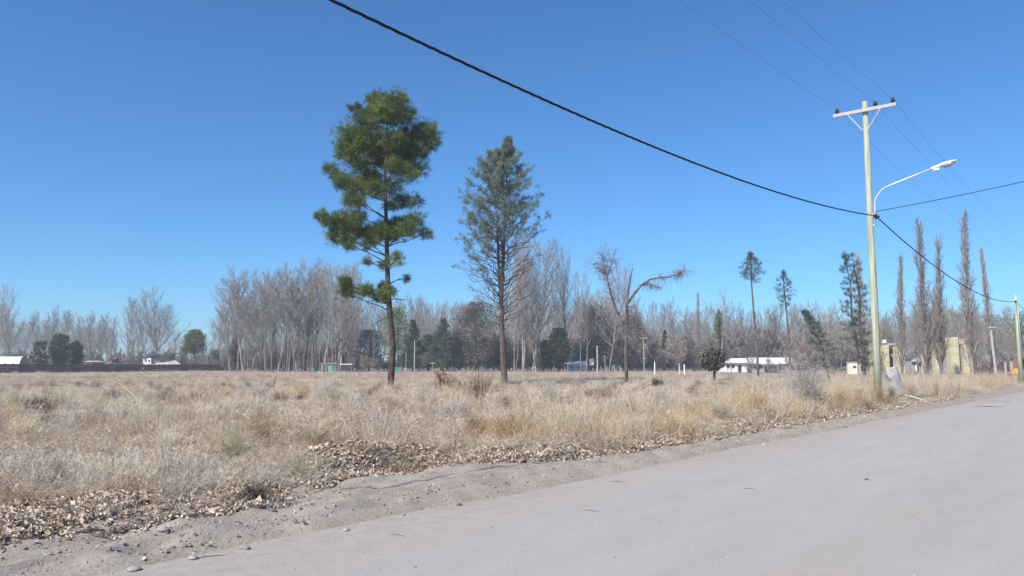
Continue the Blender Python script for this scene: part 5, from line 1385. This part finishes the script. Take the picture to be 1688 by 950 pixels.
def stump_block():
    Y = 36.0; p = P(1481, 640, Y); p.z = hz(p.x, Y); r = random.Random(9)
    b = MB(); H = P(1481, 607, Y).z - p.z
    secs = [(-.2, .42, .36), (.2, .42, .36), (.55, .38, .33), (.8, .40, .30), (1.0, .34, .28), (1.0, .02, .02)]
    pts = [Vector((-.10 + .16 * i * .5 * 0 - .05 * i, 0, H * s[0])) for i, s in enumerate(secs)]
    b.tube(pts, [s[1] * .85 for s in secs], 9, False, .14, r)
    o = b.obj('concrete_stump', 'concrete', None); o.location = p; tag(o, 'pale broken concrete stump leaning in the grass beyond the lamp pole', 'concrete stump')
for k, (u, v, h, w, lb) in enumerate([(1446, 674, .95, .42, 'dense straw clump hiding the foot of the lamp pole'), (1415, 677, .95, .5, 'dense straw clump beside the lamp pole, nearer the grey bush'), (1388, 682, 1.0, .45, 'tall straw clump touching the grey twiggy bush'), (1250, 704, .9, .55, 'tall straw clump by the roadside short of the grey bush'), (1205, 700, .85, .5, 'straw clump behind the blue and white bag'), (1470, 669, .75, .4, 'straw clump between the lamp pole and the white debris')]):
    bush('straw_clump', lb, u, v, h, w, 'straw', 40 + k, 170, .28, .0065, 'straw clumps along the roadside', 4, 'grass clump')
stump_block()
def flotsam():
    def zg(x, y):
        s, t = st(x, y); return max(hz(x, y), float(road_z(x, y, np.float64(s), np.float64(t))))
    b = MB(); p = G(1488, 667); r = random.Random(3)
    b.tube([(-.75, .1, .10), (-.3, .02, .2), (.2, -.05, .22), (.6, -.12, .10), (.85, -.2, .02)], [.01, .03, .04, .035, .01], 7, True, .25, r)
    o = b.obj('debris', 'litterwhite', None); o.location = (p.x, p.y, hz(p.x, p.y)); tag(o, 'pale bent strip of debris at the roadside by the lamp pole', 'debris')
    b = MB(); p = G(1546, 658); b.tube([(-.5, .1, .04), (0, 0, .12), (.55, -.1, .04)], [.02, .07, .02], 6, True, .2, r)
    o = b.obj('branch', 'log', None); o.location = (p.x, p.y, hz(p.x, p.y) + .02); tag(o, 'dark dead branch on the verge between the two poles', 'branch')
    p = G(1155, 716); g = bpy.data.objects.new('bag', None); C.objects.link(g); g.location = (p.x, p.y, hz(p.x, p.y)); tag(g, 'crumpled blue and white plastic bag among the roadside leaves', 'bag')
    me = rock_mesh(61, 'litterblue', 2, .8); o = link('blue_side', me, g); o.scale = (.10, .08, .07); o.location = (-.02, .02, .09)
    me = rock_mesh(62, 'litterwhite', 2, .7); o = link('white_side', me, g); o.scale = (.10, .08, .06); o.location = (.05, -.04, .05)
    for k, (u, v, sz, lb) in enumerate([(404, 906, .045, 'pale angular stone beside the crack at the road edge'), (570, 876, .035, 'grey stone lying alone where the road begins'), (757, 834, .032, 'dark stone on the road off the end of the verge'), (221, 941, .045, 'pale flat stone at the bottom edge of the road'), (318, 922, .04, 'long pale stone by the road edge crack'), (622, 792, .04, 'white stone under the heap of leaves'), (665, 850, .025, 'small grey stone on the pinkish road edge'), (268, 890, .05, 'dark upright stone in the verge rut'), (1260, 734, .05, 'flat pale stone at the road edge before the grey bush'), (1394, 702, .05, 'dark stone at the road edge past the grey bush'), (1428, 792, .03, 'small dark stone alone in the middle of the road')]):
        p = G(u, v); o = link('stone', rock_mesh(70 + k, 'log' if k in (2, 9, 10) else 'stone', 2, .55)); o.scale = (sz * 1.3, sz, sz); o.rotation_euler = (0, 0, k * 1.3)
        o.location = (p.x, p.y, zg(p.x, p.y) + sz * .25); tag(o, lb, 'stone', 'stones on the road and verge')
    for k, (u, v, L, ang, lb) in enumerate([(1018, 797, .22, -.5, 'curved twig on the road below the leaf strip'), (1630, 671, .95, -.62, 'long dark stick lying across the far road'), (344, 920, .3, .5, 'thin dark twig beside the long pale stone'), (973, 842, .2, -.5, 'short dark twig on the open road'), (655, 884, .16, -.6, 'short twig near the lone grey stone'), (1235, 806, .16, -.6, 'black twig in the middle of the road')]):
        p = G(u, v); b = MB(); d = Vector((math.cos(ang), math.sin(ang), 0)); q = Vector((-d.y, d.x, 0)) * L * .12
        rr = .004 if L < .9 else .018
        b.tube([-d * L / 2, q, d * L / 2 + q * .3], [rr * .7, rr, rr * .5], 5, True); o = b.obj('twig', 'log', None); o.location = (p.x, p.y, zg(p.x, p.y) + rr * 1.2); tag(o, lb, 'twig', 'twigs on the road')
    for k, (u, v, u2, v2, rr, lb) in enumerate([(645, 738, 720, 737, .008, 'pale thin stick lying level over the leaf heap'), (196, 632, 236, 668, .018, 'long pale fallen branch in the grey field grass'), (1328, 706, 1348, 692, .014, 'pale dead branch at the foot of the grey bush')]):
        a, c = G(u, v), G(u2, v2); a.z, c.z = hz(a.x, a.y) + .12, hz(c.x, c.y) + .3; b = MB()
        if k == 1: a = P(196, 632, 30); c = P(232, 664, 27); c.z = max(c.z, hz(c.x, c.y) + .1)
        b.tube([a, a.lerp(c, .5) + Vector((0, 0, .03)), c], [rr * .6, rr, rr * .7], 6, True); tag(b.obj('fallen_branch', 'postwood', None), lb, 'branch')
flotsam()

# ------------------------------------------------------------------ thin dry-season haze
def haze():
    b = MB(); b.box((150, 150, 14.0), (2600, 2600, 31.0))
    m = bpy.data.materials.new("haze"); m.use_nodes = True
    n, l = m.node_tree.nodes, m.node_tree.links
    n.remove(n["Principled BSDF"])
    v = n.new("ShaderNodeVolumePrincipled"); v.inputs["Color"].default_value = (.86, .92, 1, 1); v.inputs["Density"].default_value = .0007
    v.inputs["Anisotropy"].default_value = .2
    l.new(v.outputs[0], n["Material Output"].inputs["Volume"])
    o = b.obj('haze', m); o['kind'] = 'stuff'
haze()
